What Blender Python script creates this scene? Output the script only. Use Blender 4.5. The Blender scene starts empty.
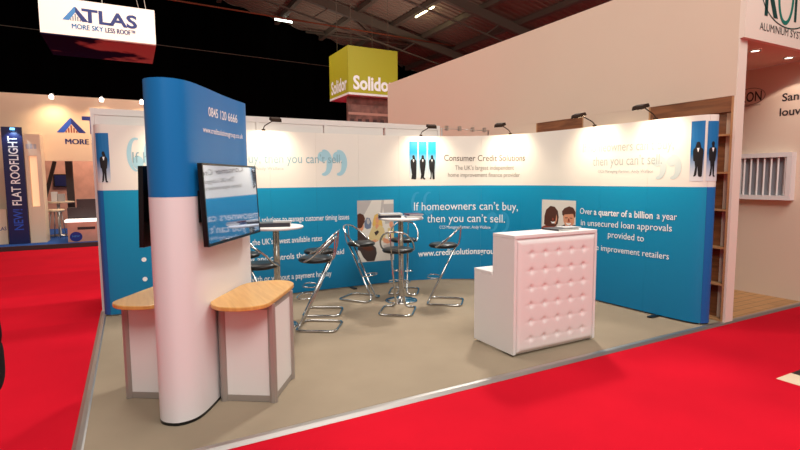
import bpy, bmesh, math, random
from mathutils import Vector, Matrix, Euler
random.seed(7)
PI = math.pi
scene = bpy.context.scene
COL = scene.collection

# ------------------------------------------------------------------ materials
def lin(c):
    return tuple(((v/255.0)/12.92 if v/255.0 <= .04045 else ((v/255.0+.055)/1.055)**2.4) for v in c)

def mat(name, rgb, rough=.5, metal=0., spec=.5, noise=0., nscale=20., bump=0., bscale=80., coat=0.):
    m = bpy.data.materials.new(name); m.use_nodes = True
    nt = m.node_tree; b = nt.nodes['Principled BSDF']
    c = lin(rgb)
    b.inputs['Base Color'].default_value = (*c, 1)
    b.inputs['Roughness'].default_value = rough
    b.inputs['Metallic'].default_value = metal
    b.inputs['Specular IOR Level'].default_value = spec
    b.inputs['Coat Weight'].default_value = coat
    if noise or bump:
        tc = nt.nodes.new('ShaderNodeTexCoord')
    if noise:
        n = nt.nodes.new('ShaderNodeTexNoise'); n.inputs['Scale'].default_value = nscale; n.inputs['Detail'].default_value = 6
        nt.links.new(tc.outputs['Object'], n.inputs['Vector'])
        r = nt.nodes.new('ShaderNodeValToRGB')
        r.color_ramp.elements[0].position = .3; r.color_ramp.elements[1].position = .7
        r.color_ramp.elements[0].color = (*[v*(1-noise) for v in c], 1)
        r.color_ramp.elements[1].color = (*[min(1, v*(1+noise)) for v in c], 1)
        nt.links.new(n.outputs['Fac'], r.inputs['Fac']); nt.links.new(r.outputs['Color'], b.inputs['Base Color'])
    if bump:
        n2 = nt.nodes.new('ShaderNodeTexNoise'); n2.inputs['Scale'].default_value = bscale; n2.inputs['Detail'].default_value = 4
        nt.links.new(tc.outputs['Object'], n2.inputs['Vector'])
        bp = nt.nodes.new('ShaderNodeBump'); bp.inputs['Strength'].default_value = bump; bp.inputs['Distance'].default_value = .01
        nt.links.new(n2.outputs['Fac'], bp.inputs['Height']); nt.links.new(bp.outputs['Normal'], b.inputs['Normal'])
    return m

def emit(name, rgb, strength):
    m = bpy.data.materials.new(name); m.use_nodes = True
    b = m.node_tree.nodes['Principled BSDF']
    b.inputs['Base Color'].default_value = (*lin(rgb), 1)
    b.inputs['Emission Color'].default_value = (*lin(rgb), 1)
    b.inputs['Emission Strength'].default_value = strength
    return m

def two_tone(name, top, low, h, low2=None, zlow=0., rough=.45, spec=.4):
    """print that changes colour at height h (object coordinates = world height)"""
    m = mat(name, top, rough, spec=spec); nt = m.node_tree; b = nt.nodes['Principled BSDF']
    tc = nt.nodes.new('ShaderNodeTexCoord'); sp = nt.nodes.new('ShaderNodeSeparateXYZ')
    nt.links.new(tc.outputs['Object'], sp.inputs[0])
    mr = nt.nodes.new('ShaderNodeMapRange'); mr.inputs['From Min'].default_value = zlow; mr.inputs['From Max'].default_value = h
    nt.links.new(sp.outputs['Z'], mr.inputs['Value'])
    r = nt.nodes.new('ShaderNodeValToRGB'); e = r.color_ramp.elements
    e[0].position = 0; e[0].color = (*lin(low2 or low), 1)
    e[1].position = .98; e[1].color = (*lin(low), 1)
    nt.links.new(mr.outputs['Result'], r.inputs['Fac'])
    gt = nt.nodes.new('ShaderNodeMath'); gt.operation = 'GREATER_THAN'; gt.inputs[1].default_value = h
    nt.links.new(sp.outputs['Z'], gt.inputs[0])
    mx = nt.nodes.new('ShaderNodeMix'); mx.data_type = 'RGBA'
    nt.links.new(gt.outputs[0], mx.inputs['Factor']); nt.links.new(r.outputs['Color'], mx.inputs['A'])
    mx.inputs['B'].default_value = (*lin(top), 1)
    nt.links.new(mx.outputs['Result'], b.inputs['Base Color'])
    return m

def grad(name, top, low, z0, z1):
    m = mat(name, top, .45); nt = m.node_tree; b = nt.nodes['Principled BSDF']
    tc = nt.nodes.new('ShaderNodeTexCoord'); sp = nt.nodes.new('ShaderNodeSeparateXYZ'); nt.links.new(tc.outputs['Object'], sp.inputs[0])
    mr = nt.nodes.new('ShaderNodeMapRange'); mr.inputs['From Min'].default_value = z0; mr.inputs['From Max'].default_value = z1
    nt.links.new(sp.outputs['Z'], mr.inputs['Value'])
    mx = nt.nodes.new('ShaderNodeMix'); mx.data_type = 'RGBA'
    nt.links.new(mr.outputs['Result'], mx.inputs['Factor'])
    mx.inputs['A'].default_value = (*lin(low), 1); mx.inputs['B'].default_value = (*lin(top), 1)
    nt.links.new(mx.outputs['Result'], b.inputs['Base Color'])
    return m

def wood(name, a, bcol, scale=3., rough=.35, rot=(0, 0, 0), stretch=(1, 10, 1), planks=None):
    m = mat(name, a, rough, spec=.5); nt = m.node_tree; b = nt.nodes['Principled BSDF']
    tc = nt.nodes.new('ShaderNodeTexCoord'); mp = nt.nodes.new('ShaderNodeMapping')
    mp.inputs['Rotation'].default_value = rot; mp.inputs['Scale'].default_value = stretch
    nt.links.new(tc.outputs['Object'], mp.inputs['Vector'])
    n = nt.nodes.new('ShaderNodeTexNoise'); n.inputs['Scale'].default_value = scale; n.inputs['Detail'].default_value = 8; n.inputs['Distortion'].default_value = .6
    nt.links.new(mp.outputs['Vector'], n.inputs['Vector'])
    r = nt.nodes.new('ShaderNodeValToRGB'); r.color_ramp.elements[0].position = .35; r.color_ramp.elements[1].position = .65
    r.color_ramp.elements[0].color = (*lin(a), 1); r.color_ramp.elements[1].color = (*lin(bcol), 1)
    nt.links.new(n.outputs['Fac'], r.inputs['Fac'])
    out = r.outputs['Color']
    if planks:
        br = nt.nodes.new('ShaderNodeTexBrick'); br.inputs['Scale'].default_value = planks
        br.inputs['Color1'].default_value = (1, 1, 1, 1); br.inputs['Color2'].default_value = (.8, .8, .8, 1); br.inputs['Mortar'].default_value = (.4, .4, .4, 1)
        br.inputs['Mortar Size'].default_value = .006; br.inputs['Brick Width'].default_value = 1.2; br.inputs['Row Height'].default_value = .12
        nt.links.new(tc.outputs['Object'], br.inputs['Vector'])
        mx = nt.nodes.new('ShaderNodeMix'); mx.data_type = 'RGBA'; mx.blend_type = 'MULTIPLY'; mx.inputs['Factor'].default_value = 1
        nt.links.new(out, mx.inputs['A']); nt.links.new(br.outputs['Color'], mx.inputs['B']); out = mx.outputs['Result']
    nt.links.new(out, b.inputs['Base Color'])
    return m

M = {}
M['red'] = mat('red_carpet', (216, 20, 42), .95, spec=.05, noise=.08, nscale=1.1, bump=.25, bscale=300)
def strips(m, y0, wid, amt):
    nt = m.node_tree; b = nt.nodes['Principled BSDF']; src = b.inputs['Base Color'].links[0].from_socket
    tc = nt.nodes.new('ShaderNodeTexCoord'); sp = nt.nodes.new('ShaderNodeSeparateXYZ'); nt.links.new(tc.outputs['Object'], sp.inputs[0])
    a = nt.nodes.new('ShaderNodeMath'); a.operation = 'SUBTRACT'; a.inputs[1].default_value = y0; nt.links.new(sp.outputs['Y'], a.inputs[0])
    d = nt.nodes.new('ShaderNodeMath'); d.operation = 'DIVIDE'; d.inputs[1].default_value = wid; nt.links.new(a.outputs[0], d.inputs[0])
    fl = nt.nodes.new('ShaderNodeMath'); fl.operation = 'FLOOR'; nt.links.new(d.outputs[0], fl.inputs[0])
    wn = nt.nodes.new('ShaderNodeTexWhiteNoise'); wn.noise_dimensions = '1D'; nt.links.new(fl.outputs[0], wn.inputs['W'])
    mr = nt.nodes.new('ShaderNodeMapRange'); mr.inputs['To Min'].default_value = 1-amt; mr.inputs['To Max'].default_value = 1.; nt.links.new(wn.outputs['Value'], mr.inputs['Value'])
    mx = nt.nodes.new('ShaderNodeMix'); mx.data_type = 'RGBA'; mx.blend_type = 'MULTIPLY'; mx.inputs['Factor'].default_value = 1
    nt.links.new(src, mx.inputs['A']); nt.links.new(mr.outputs['Result'], mx.inputs['B']); nt.links.new(mx.outputs['Result'], b.inputs['Base Color'])
strips(M['red'], 6.93, 2.0, .16)
M['taupe'] = mat('taupe_carpet', (156, 140, 120), .95, spec=.08, noise=.06, nscale=2, bump=.3, bscale=350)
M['alu'] = mat('aluminium', (190, 186, 182), .35, .85)
M['alu_dull'] = mat('dull_aluminium', (176, 166, 160), .5, .55)
M['chrome'] = mat('chrome', (196, 194, 192), .1, 1.)
M['popup'] = two_tone('popup_print_falloff', (238, 232, 222), (0, 148, 192), 1.536, (0, 118, 168))  # white and blue print; blue darkens downwards, mostly lighting falloff painted in
M['popup_end'] = two_tone('popup_end_print_falloff', (238, 232, 222), (20, 108, 178), 1.536, (18, 92, 164))  # bluer end print, with the same falloff painted into its lower blue
M['tower'] = two_tone('tower_print', (20, 120, 190), (236, 232, 234), 1.54, rough=.35)
M['white'] = mat('white_laminate', (234, 230, 228), .4, spec=.4)
M['shell'] = mat('white_shell_panel', (226, 220, 216), .55)
M['leather'] = mat('white_leatherette', (238, 230, 228), .38, spec=.5, bump=.05, bscale=400)
M['beech'] = wood('beech_top', (206, 150, 78), (222, 170, 98), 2.2, .3, (0, 0, -.57), (14, 1.2, 1))
M['black'] = mat('black_plastic', (14, 14, 16), .35)
M['black_vinyl'] = mat('black_vinyl', (16, 13, 12), .38, spec=.45, bump=.05, bscale=60)
M['drape'] = mat('black_drape', (7, 6, 6), .95, spec=.02)
M['beige'] = mat('painted_partition', (224, 202, 182), .8, spec=.2, noise=.015, nscale=.6)
M['fascia'] = mat('pale_fascia', (236, 220, 206), .7, spec=.2)
M['cream'] = mat('cream_partition', (232, 208, 178), .8, spec=.2)
M['brown'] = wood('walnut_board', (112, 66, 38), (146, 90, 54), 2.5, .5, (0, 0, 0), (1, 1, 8))
M['oak_edge'] = mat('oak_edge', (190, 140, 96), .5)
M['woodfloor'] = wood('oak_floor', (186, 132, 78), (206, 152, 96), 2, .35, (0, 0, 0), (10, 1, 1), 1.)
M['roof'] = mat('roof_sheet', (138, 120, 104), .85, noise=.12, nscale=.3)
M['steel'] = mat('painted_steel', (108, 98, 84), .7)
M['steel_red'] = mat('rusty_rod', (150, 78, 48), .7)
M['txt_white'] = mat('white_print', (246, 246, 246), .5)
M['txt_faint'] = mat('pale_blue_print', (140, 178, 190), .5)
M['txt_faint2'] = mat('pale_grey_print', (176, 182, 180), .5)
M['txt_grey'] = mat('grey_brown_print', (104, 90, 80), .5)
M['txt_palegrey'] = mat('light_grey_print', (138, 128, 118), .5)
M['quote_blue'] = mat('mid_blue_print', (40, 154, 200), .5)
M['quote_pale'] = mat('pale_quote_print', (168, 212, 226), .5)
M['quote_paler'] = mat('paler_quote_print', (202, 216, 214), .5)
M['suit'] = mat('black_figure_print', (14, 12, 16), .5)
M['figgrad'] = grad('figure_backdrop_print', (0, 150, 200), (226, 232, 230), 1.66, 2.05)
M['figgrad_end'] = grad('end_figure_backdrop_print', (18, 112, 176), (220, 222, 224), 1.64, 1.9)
M['p_bg'] = mat('photo_pale', (222, 216, 208), .4)
M['p_bg2'] = mat('photo_grey', (186, 180, 178), .4)
M['p_dark'] = mat('photo_dark_suit', (64, 50, 48), .4)
M['p_hair'] = mat('photo_brown_hair', (84, 44, 28), .4)
M['p_blonde'] = mat('photo_blonde_hair', (218, 178, 96), .4)
M['p_skin'] = mat('photo_skin', (216, 150, 116), .4)
M['p_beige'] = mat('photo_beige_jacket', (212, 192, 140), .4)
M['p_blue'] = mat('photo_blue_grey', (112, 124, 150), .4)
M['p_red'] = mat('photo_red_brown', (150, 66, 46), .4)
M['lamp_body'] = mat('lamp_housing', (52, 38, 30), .85, 0, .15)
M['lamp_glow'] = emit('halogen_lens', (255, 226, 180), 8)
M['tube_glow'] = emit('fluorescent_tube', (255, 246, 190), 9)
M['tube_glow2'] = emit('white_fluorescent_tube', (236, 255, 240), 8)
M['downlight'] = emit('downlight_lens', (255, 232, 210), 6)
M['screen'] = mat('glossy_tv_screen', (196, 214, 242), .04, .95)
M['bezel'] = mat('tv_bezel', (12, 12, 14), .25)
M['navy'] = mat('navy_print', (24, 40, 122), .45)
M['navy_dk'] = mat('dark_navy_panel', (20, 26, 76), .4)
M['atlas_blue'] = mat('atlas_blue_print', (36, 84, 190), .45)
M['atlas_sky'] = mat('atlas_sky_print', (70, 146, 214), .45)
M['atlas_grey'] = mat('atlas_grey_print', (150, 150, 156), .45)
M['signwhite'] = emit('backlit_sign_face', (255, 240, 226), .30)
M['lime'] = mat('lime_sign', (172, 166, 20), .55)
M['green'] = mat('dark_green_print', (14, 62, 56), .4)
M['teal'] = mat('teal_print', (16, 116, 100), .4)
M['charcoal'] = mat('charcoal_print', (44, 40, 42), .4)
M['bluecarpet'] = mat('blue_carpet', (56, 92, 160), .95, spec=.05)
M['salmon'] = mat('salmon_print', (206, 146, 124), .6, noise=.12, nscale=4)
M['dk_brown'] = mat('dark_brown_panel', (50, 34, 34), .5)
M['white_light'] = emit('lit_counter_edge', (255, 244, 236), 1.0)
M['niche'] = emit('lit_niche', (255, 214, 170), .45)
M['bulb'] = emit('small_bulb', (255, 244, 232), 8)
M['blue_led'] = emit('blue_lit_spot', (110, 200, 255), 2.5)
M['paper'] = mat('paper_edges', (226, 222, 214), .6)
M['mag_dark'] = mat('dark_cover', (52, 52, 60), .3)
M['mag_blue'] = mat('blue_cover', (62, 92, 140), .3)
M['mag_red'] = mat('maroon_cover', (104, 44, 62), .3)
M['mag_light'] = mat('pale_cover', (206, 204, 206), .3)
M['skin'] = mat('skin', (206, 150, 122), .5)
M['cloth'] = mat('black_cloth', (12, 12, 14), .85, spec=.1)
M['hair'] = mat('dark_hair', (30, 22, 18), .6)
M['shoe'] = mat('black_shoe', (10, 10, 10), .3)

def sepia_sky():
    m = mat('cloud_print', (60, 52, 90), .95, spec=0.); nt = m.node_tree; b = nt.nodes['Principled BSDF']
    tc = nt.nodes.new('ShaderNodeTexCoord'); n = nt.nodes.new('ShaderNodeTexNoise'); n.inputs['Scale'].default_value = .9; n.inputs['Detail'].default_value = 7
    nt.links.new(tc.outputs['Object'], n.inputs['Vector'])
    sx = nt.nodes.new('ShaderNodeSeparateXYZ'); nt.links.new(tc.outputs['Object'], sx.inputs[0])
    mr = nt.nodes.new('ShaderNodeMapRange'); mr.inputs['From Min'].default_value = -1.2; mr.inputs['From Max'].default_value = 1.2
    mr.inputs['To Min'].default_value = -.22; mr.inputs['To Max'].default_value = .16
    nt.links.new(sx.outputs['X'], mr.inputs['Value'])
    ad = nt.nodes.new('ShaderNodeMath'); nt.links.new(n.outputs['Fac'], ad.inputs[0]); nt.links.new(mr.outputs['Result'], ad.inputs[1])
    r = nt.nodes.new('ShaderNodeValToRGB'); r.color_ramp.elements[0].position = .47; r.color_ramp.elements[1].position = .56
    r.color_ramp.elements[0].color = (*lin((34, 28, 58)), 1); r.color_ramp.elements[1].color = (*lin((176, 128, 122)), 1)
    nt.links.new(ad.outputs[0], r.inputs['Fac']); nt.links.new(r.outputs['Color'], b.inputs['Base Color'])
    return m
M['cloud'] = sepia_sky()

# ------------------------------------------------------------------ geometry helpers
WM = {}
def link(o): COL.objects.link(o); return o
def obj(name, bm, m, parent=None, smooth=False, bevel=0., world=True, auto=None):
    me = bpy.data.meshes.new(name)
    bm.to_mesh(me); bm.free()
    ms = m if isinstance(m, (list, tuple)) else [m]
    for q in ms: me.materials.append(q)
    o = link(bpy.data.objects.new(name, me))
    if smooth:
        for p in me.polygons: p.use_smooth = True
    if auto is not None:
        for p in me.polygons: p.use_smooth = True
        me.set_sharp_from_angle(angle=math.radians(auto))
    if bevel:
        b = o.modifiers.new('bevel', 'BEVEL'); b.width = bevel; b.segments = 2; b.limit_method = 'ANGLE'
    WM[o.name] = Matrix.Identity(4)
    if parent is not None:
        o.parent = parent
        if world: o.matrix_parent_inverse = WM[parent.name].inverted()
    return o
def root(name, label, cat, loc=(0, 0, 0), rz=0., group=None):
    o = link(bpy.data.objects.new(name, None)); o.empty_display_size = .1
    o.location = loc; o.rotation_euler = (0, 0, rz)
    WM[o.name] = Matrix.Translation(loc) @ Matrix.Rotation(rz, 4, 'Z')
    return tag(o, label, cat, group)
def tag(o, label, cat, group=None):
    o['label'] = label; o['category'] = cat
    if group: o['group'] = group
    return o
def struct(o): o['kind'] = 'structure'; return o
def NB(): return bmesh.new()

def box(bm, a, b, mi=0):
    x0, y0, z0 = a; x1, y1, z1 = b
    if x0 > x1: x0, x1 = x1, x0
    if y0 > y1: y0, y1 = y1, y0
    if z0 > z1: z0, z1 = z1, z0
    v = [bm.verts.new(p) for p in [(x0,y0,z0),(x1,y0,z0),(x1,y1,z0),(x0,y1,z0),(x0,y0,z1),(x1,y0,z1),(x1,y1,z1),(x0,y1,z1)]]
    for f in [(0,3,2,1),(4,5,6,7),(0,1,5,4),(1,2,6,5),(2,3,7,6),(3,0,4,7)]:
        bm.faces.new([v[i] for i in f]).material_index = mi
    return bm
def obox(bm, c, size, M4):
    """oriented box: M4 applied to a centred box"""
    sx, sy, sz = [s/2 for s in size]
    v = [bm.verts.new(M4 @ Vector((c[0]+i*sx, c[1]+j*sy, c[2]+k*sz))) for k in (-1,1) for (i,j) in ((-1,-1),(1,-1),(1,1),(-1,1))]
    for f in [(0,3,2,1),(4,5,6,7),(0,1,5,4),(1,2,6,5),(2,3,7,6),(3,0,4,7)]:
        bm.faces.new([v[i] for i in f])
    return bm
def prism(bm, outline, z0, z1):
    """outline: list of (x,y) CCW"""
    A = sum(outline[i][0]*outline[(i+1)%len(outline)][1]-outline[(i+1)%len(outline)][0]*outline[i][1] for i in range(len(outline)))
    if A < 0: outline = outline[::-1]
    lo = [bm.verts.new((x, y, z0)) for x, y in outline]; hi = [bm.verts.new((x, y, z1)) for x, y in outline]
    n = len(outline)
    bm.faces.new(lo[::-1]); bm.faces.new(hi)
    for i in range(n): bm.faces.new([lo[i], lo[(i+1)%n], hi[(i+1)%n], hi[i]])
    return bm
def tube(bm, pts, r, closed=False, seg=8, caps=True):
    pts = [Vector(p) for p in pts]; n = len(pts); rings = []
    prev = None
    for i, p in enumerate(pts):
        a = pts[i-1] if (i or closed) else pts[0]; c = pts[(i+1) % n] if (i < n-1 or closed) else pts[-1]
        t = (c-a); t = t.normalized() if t.length > 1e-9 else Vector((0, 0, 1))
        if prev is None:
            up = Vector((0, 0, 1)) if abs(t.z) < .9 else Vector((1, 0, 0))
            u = t.cross(up).normalized()
        else:
            u = (prev - t*prev.dot(t)).normalized()
        prev = u; w = t.cross(u)
        rings.append([bm.verts.new(p + (u*math.cos(k*2*PI/seg)+w*math.sin(k*2*PI/seg))*r) for k in range(seg)])
    m = n if closed else n-1
    for i in range(m):
        A, B = rings[i], rings[(i+1) % n]
        for k in range(seg):
            f = bm.faces.new([A[k], B[k], B[(k+1) % seg], A[(k+1) % seg]]); f.smooth = True
    if not closed and caps:
        bm.faces.new(rings[0]); bm.faces.new(rings[-1][::-1])
    return bm
def lathe(bm, prof, seg=32, c=(0, 0, 0)):
    rings = []
    for r, z in prof:
        if r < 1e-5: rings.append([bm.verts.new((c[0], c[1], c[2]+z))])
        else: rings.append([bm.verts.new((c[0]+r*math.cos(k*2*PI/seg), c[1]+r*math.sin(k*2*PI/seg), c[2]+z)) for k in range(seg)])
    for A, B in zip(rings, rings[1:]):
        for k in range(seg):
            q = [A[k % len(A)], A[(k+1) % len(A)], B[(k+1) % len(B)], B[k % len(B)]]
            u = []
            for v in q:
                if v not in u: u.append(v)
            if len(u) > 2:
                f = bm.faces.new(u); f.smooth = True
    return bm
def fillet(pts, r, n=5, closed=False):
    pts = [Vector(p) for p in pts]; out = []
    N = len(pts)
    for i, p in enumerate(pts):
        if not closed and i in (0, N-1): out.append(p); continue
        a = pts[i-1]-p; b = pts[(i+1) % N]-p
        d = min(r, a.length*.48, b.length*.48)
        A = p+a.normalized()*d; B = p+b.normalized()*d
        for k in range(n+1):
            t = k/n; out.append(A*(1-t)**2+p*2*t*(1-t)+B*t*t)
    return out
def catmull(pts, n=10):
    out = []; P = [pts[0]]+list(pts)+[pts[-1]]
    for i in range(1, len(P)-2):
        p0, p1, p2, p3 = P[i-1:i+3]
        for k in range(n):
            t = k/n
            out.append(tuple(.5*((2*b)+(-a+c)*t+(2*a-5*b+4*c-d)*t*t+(-a+3*b-3*c+d)*t**3) for a, b, c, d in zip(p0, p1, p2, p3)))
    out.append(pts[-1]); return out

def text_bm(body, bold=0., res=3):
    cu = bpy.data.curves.new('t', 'FONT'); cu.body = body; cu.size = 1; cu.resolution_u = res; cu.offset = bold
    cu.fill_mode = 'FRONT'
    ob = bpy.data.objects.new('t', cu); COL.objects.link(ob)
    dg = bpy.context.evaluated_depsgraph_get()
    me = bpy.data.meshes.new_from_object(ob.evaluated_get(dg))
    bm = bmesh.new(); bm.from_mesh(me)
    bpy.data.objects.remove(ob); bpy.data.curves.remove(cu); bpy.data.meshes.remove(me)
    return bm
CAP = .729
def text(bm_into, body, fn, x0, x1, y0, cap, bold=0., y1=None):
    """text fitted between x0..x1 on baseline y0 (y1 at the right end) with capital height cap; fn(x,y)->Vector"""
    bm = text_bm(body, bold)
    xs = [v.co.x for v in bm.verts]; a, b = min(xs), max(xs)
    y1 = y0 if y1 is None else y1
    mp = {}
    for v in bm.verts:
        t = (v.co.x-a)/(b-a)
        mp[v] = bm_into.verts.new(fn(x0+t*(x1-x0), y0+(y1-y0)*t+v.co.y*cap/CAP))
    for f in bm.faces:
        try: bm_into.faces.new([mp[v] for v in f.verts])
        except ValueError: pass
    bm.free(); return bm_into
def poly(bm, pts, fn, mi=0):
    """flat printed shape"""
    f = bm.faces.new([bm.verts.new(fn(x, y)) for x, y in pts]); f.material_index = mi
    bmesh.ops.triangulate(bm, faces=[f], quad_method='BEAUTY', ngon_method='EAR_CLIP')
    return bm
def ell(cx, cy, rx, ry, n=18, a0=0, a1=2*PI):
    return [(cx+rx*math.cos(a0+(a1-a0)*k/n), cy+ry*math.sin(a0+(a1-a0)*k/n)) for k in range(n)]
def patch(bm, x0, x1, y0, y1, fn, nx=8, ny=1, mi=0):
    g = [[bm.verts.new(fn(x0+(x1-x0)*i/nx, y0+(y1-y0)*j/ny)) for i in range(nx+1)] for j in range(ny+1)]
    for j in range(ny):
        for i in range(nx):
            bm.faces.new([g[j][i], g[j][i+1], g[j+1][i+1], g[j+1][i]]).material_index = mi
    return bm

# ------------------------------------------------------------------ setting: floors
bm = NB(); box(bm, (-14, -8, -.2), (26, 29, -.02)); struct(obj('floor', bm, M['red']))
bm = NB(); box(bm, (-.33, 3.2, -.019), (5.86, 7.4, 0)); struct(obj('floor_stand', bm, M['taupe']))
def ramp(bm, p, q, n, w=.07):
    """low aluminium edging from p to q, sloping out along n"""
    p = Vector(p); q = Vector(q); n = Vector(n)
    pr = [(0, .001), (.012, .004), (w*.6, .002), (w, -.018), (w, -.0195), (0, -.0195)]
    A = [bm.verts.new(p+n*a+Vector((0, 0, z))) for a, z in pr]; B = [bm.verts.new(q+n*a+Vector((0, 0, z))) for a, z in pr]
    for i in range(len(pr)):
        j = (i+1) % len(pr); bm.faces.new([A[i], A[j], B[j], B[i]])
    bm.faces.new(A[::-1]); bm.faces.new(B)
    bmesh.ops.recalc_face_normals(bm, faces=bm.faces[:])
bm = NB(); ramp(bm, (-.39, 3.2, 0), (5.86, 3.2, 0), (0, -1, 0)); struct(obj('trim_1', bm, M['alu']))
bm = NB(); ramp(bm, (-.33, 3.2, 0), (-.33, 7.4, 0), (-1, 0, 0)); struct(obj('trim_2', bm, M['alu']))
bm = NB(); box(bm, (6.01, 3.2, -.019), (7.72, 6.5, 0)); struct(obj('floor_wood', bm, M['woodfloor']))
bm = NB(); ramp(bm, (5.86, 3.2, 0), (9.5, 3.2, 0), (0, -1, 0)); struct(obj('trim_3', bm, M['alu']))
# printed patch on the red carpet
t = root('floor_sticker', 'white and black floor graphic on the red carpet at right', 'floor graphic', (5.1, 1.7, -.02))
bm = NB(); box(bm, (4.63, 1.2, -.0199), (4.87, 2.06, -.017)); obj('white_panel', bm, M['signwhite'] if False else M['cream'], t)
bm = NB(); box(bm, (4.871, 1.2, -.0199), (5.7, 2.06, -.017)); obj('black_panel', bm, M['black'], t)

# ------------------------------------------------------------------ hall: roof, drape
def roof_z(x): return 10.62-.215*(x-6.06)
bm = NB()
x = -12.; prof = []
k = 0
# corrugated sheet: ribs run down the slope (along X), repeat along Y
ys = []
y = -4.
while y < 29:
    ys += [(y, 0), (y+.16, 0), (y+.2, .05), (y+.26, .05)]; y += .3
for i in range(len(ys)-1):
    (ya, da), (yb, db) = ys[i], ys[i+1]
    v = [bm.verts.new((X, Y, roof_z(X)+d)) for X, Y, d in [(-14, ya, da), (24, ya, da), (24, yb, db), (-14, yb, db)]]
    bm.faces.new(v[::-1])
struct(obj('ceiling', bm, M['roof']))
bm = NB()
for X in (1.5, 4.5, 7.5, 10., 11.9, 13.6, 15.5, 17.5):
    box(bm, (X-.11, -4, roof_z(X)-.26), (X+.11, 28, roof_z(X)-.03))
struct(obj('ceiling_purlins', bm, M['steel']))
def bar(bm, a, b, w, h):
    a = Vector(a); b = Vector(b); d = b-a; L = d.length; d.normalize()
    s = d.cross(Vector((0, 0, 1))); s = s.normalized() if s.length > 1e-6 else Vector((1, 0, 0)); u = s.cross(d)
    Mx = Matrix((s, d, u)).transposed().to_4x4(); Mx.translation = (a+b)/2
    obox(bm, (0, 0, 0), (w, L, h), Mx)
n = 0
for Y in (22.6, 17.6):
    n += 1
    bm = NB()
    bar(bm, (-8, Y, roof_z(-8)-.45), (22, Y, roof_z(22)-.45), .18, .38)
    bar(bm, (-8, Y, roof_z(-8)-1.45), (22, Y, roof_z(22)-1.15), .06, .07)
    X = -7.+(1.3 if Y < 20 else 0)
    while X < 21:
        bar(bm, (X+.9, Y, roof_z(X+.9)-1.3), (X+1.8, Y, roof_z(X+1.8)-.5), .05, .05)
        X += 4.6
    struct(obj('ceiling_truss', bm, M['steel']))
bm = NB(); tube(bm, [(-6, 22.4, 8.9), (16, 22.4, 8.55)], .035, seg=6); struct(obj('ceiling_tie_rod', bm, M['steel_red']))
bm = NB()
for a, b in [((9, 27.5, 9.75), (15, 23, 8.5)), ((15, 27.5, 8.45), (9.5, 23, 9.65))]:
    tube(bm, [a, b], .07, seg=6)
struct(obj('ceiling_bracing', bm, M['steel']))
# black drape, hanging in folds
bm = NB(); prev = None; X = -16.
while X < 22:
    a = X; yo = 28+.12*math.sin(X*5.2)+.06*math.sin(X*2.3+1)
    v = (bm.verts.new((X, yo, -.02)), bm.verts.new((X, yo, roof_z(X)-.02)))
    if prev: bm.faces.new([prev[0], v[0], v[1], prev[1]]).smooth = True
    prev = v; X += .15
o = struct(obj('wall_back_drape', bm, M['drape'])); so = o.modifiers.new('s', 'SOLIDIFY'); so.thickness = .02
bm = NB(); tube(bm, [(-9, 24, 7.55), (12, 24, 7.15)], .018, seg=5); struct(obj('trim_cable', bm, M['steel']))

# fluorescent battens under the roof
def batten(label, a, b, glow):
    a = Vector(a); b = Vector(b); c = (a+b)/2
    t = root('fluorescent_light', label, 'ceiling light', c, 0, None)
    bm = NB(); bar(bm, a+Vector((0, 0, .07)), b+Vector((0, 0, .07)), .16, .06); obj('housing', bm, M['white'], t)
    bm = NB(); tube(bm, [a, b], .035, seg=8); obj('tube', bm, glow, t)
    for q in (a*.8+b*.2, a*.2+b*.8):
        bm = NB(); tube(bm, [q+Vector((0, 0, .09)), (q.x, q.y, roof_z(q.x)-.02)], .012, seg=5); obj('hanger', bm, M['steel'], t)
batten('bright fluorescent tube under the roof above the beige wall', (12.1, 20.8, 9.12), (12.1, 19.25, 9.12), M['tube_glow'])
batten('small far fluorescent tube beside the dark drape', (7.15, 27.0, 10.02), (8.0, 26.7, 9.9), M['tube_glow2'])

# ------------------------------------------------------------------ big beige partition at right, with fitted shelving
W = 5.86
bm = NB(); box(bm, (W, 3.16, 2.53), (6.01, 11.5, 4.025)); box(bm, (5.97, 3.18, 0), (5.999, 3.3, 2.529))
box(bm, (W, 4.2, 0), (6.01, 5.24, 2.529)); box(bm, (W, 6.21, 0), (6.01, 11.5, 2.529)); box(bm, (6.0, 3.3, 0), (6.02, 6.21, 2.529))
struct(obj('wall_right', bm, M['beige']))
bm = NB(); box(bm, (5.86, 3.145, 0), (6.012, 3.159, 3.13)); box(bm, (5.86, 3.1591, 0), (6.012, 3.172, 2.529)); struct(obj('wall_right_column', bm, M['fascia']))
def shelving(label, y0, y1):
    t = root('shelving_unit', label, 'shelving unit', (5.93, (y0+y1)/2, 0), 0, None)
    bm = NB(); box(bm, (5.98, y0, 0), (5.995, y1, 2.528)); obj('back_panel', bm, M['brown'], t)
    for a in (y0, y1-.025):
        bm = NB(); box(bm, (W+.003, a, 0), (5.98, a+.025, 2.528)); obj('side_panel', bm, M['oak_edge'], t)
    bm = NB(); box(bm, (W+.003, y0+.025, 2.36), (5.979, y1-.025, 2.528)); obj('header', bm, M['brown'], t)
    for z in (.02, .43, .85, 1.28, 1.70, 2.12):
        bm = NB(); box(bm, (W+.004, y0+.026, z-.02), (5.979, y1-.026, z)); obj('shelf', bm, M['oak_edge'], t)
    return t
shelving('brown fitted shelves beside the white column, nearer of two', 3.174, 4.199)
shelving('brown fitted shelves in beige wall, farther of two', 5.241, 6.209)
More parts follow.
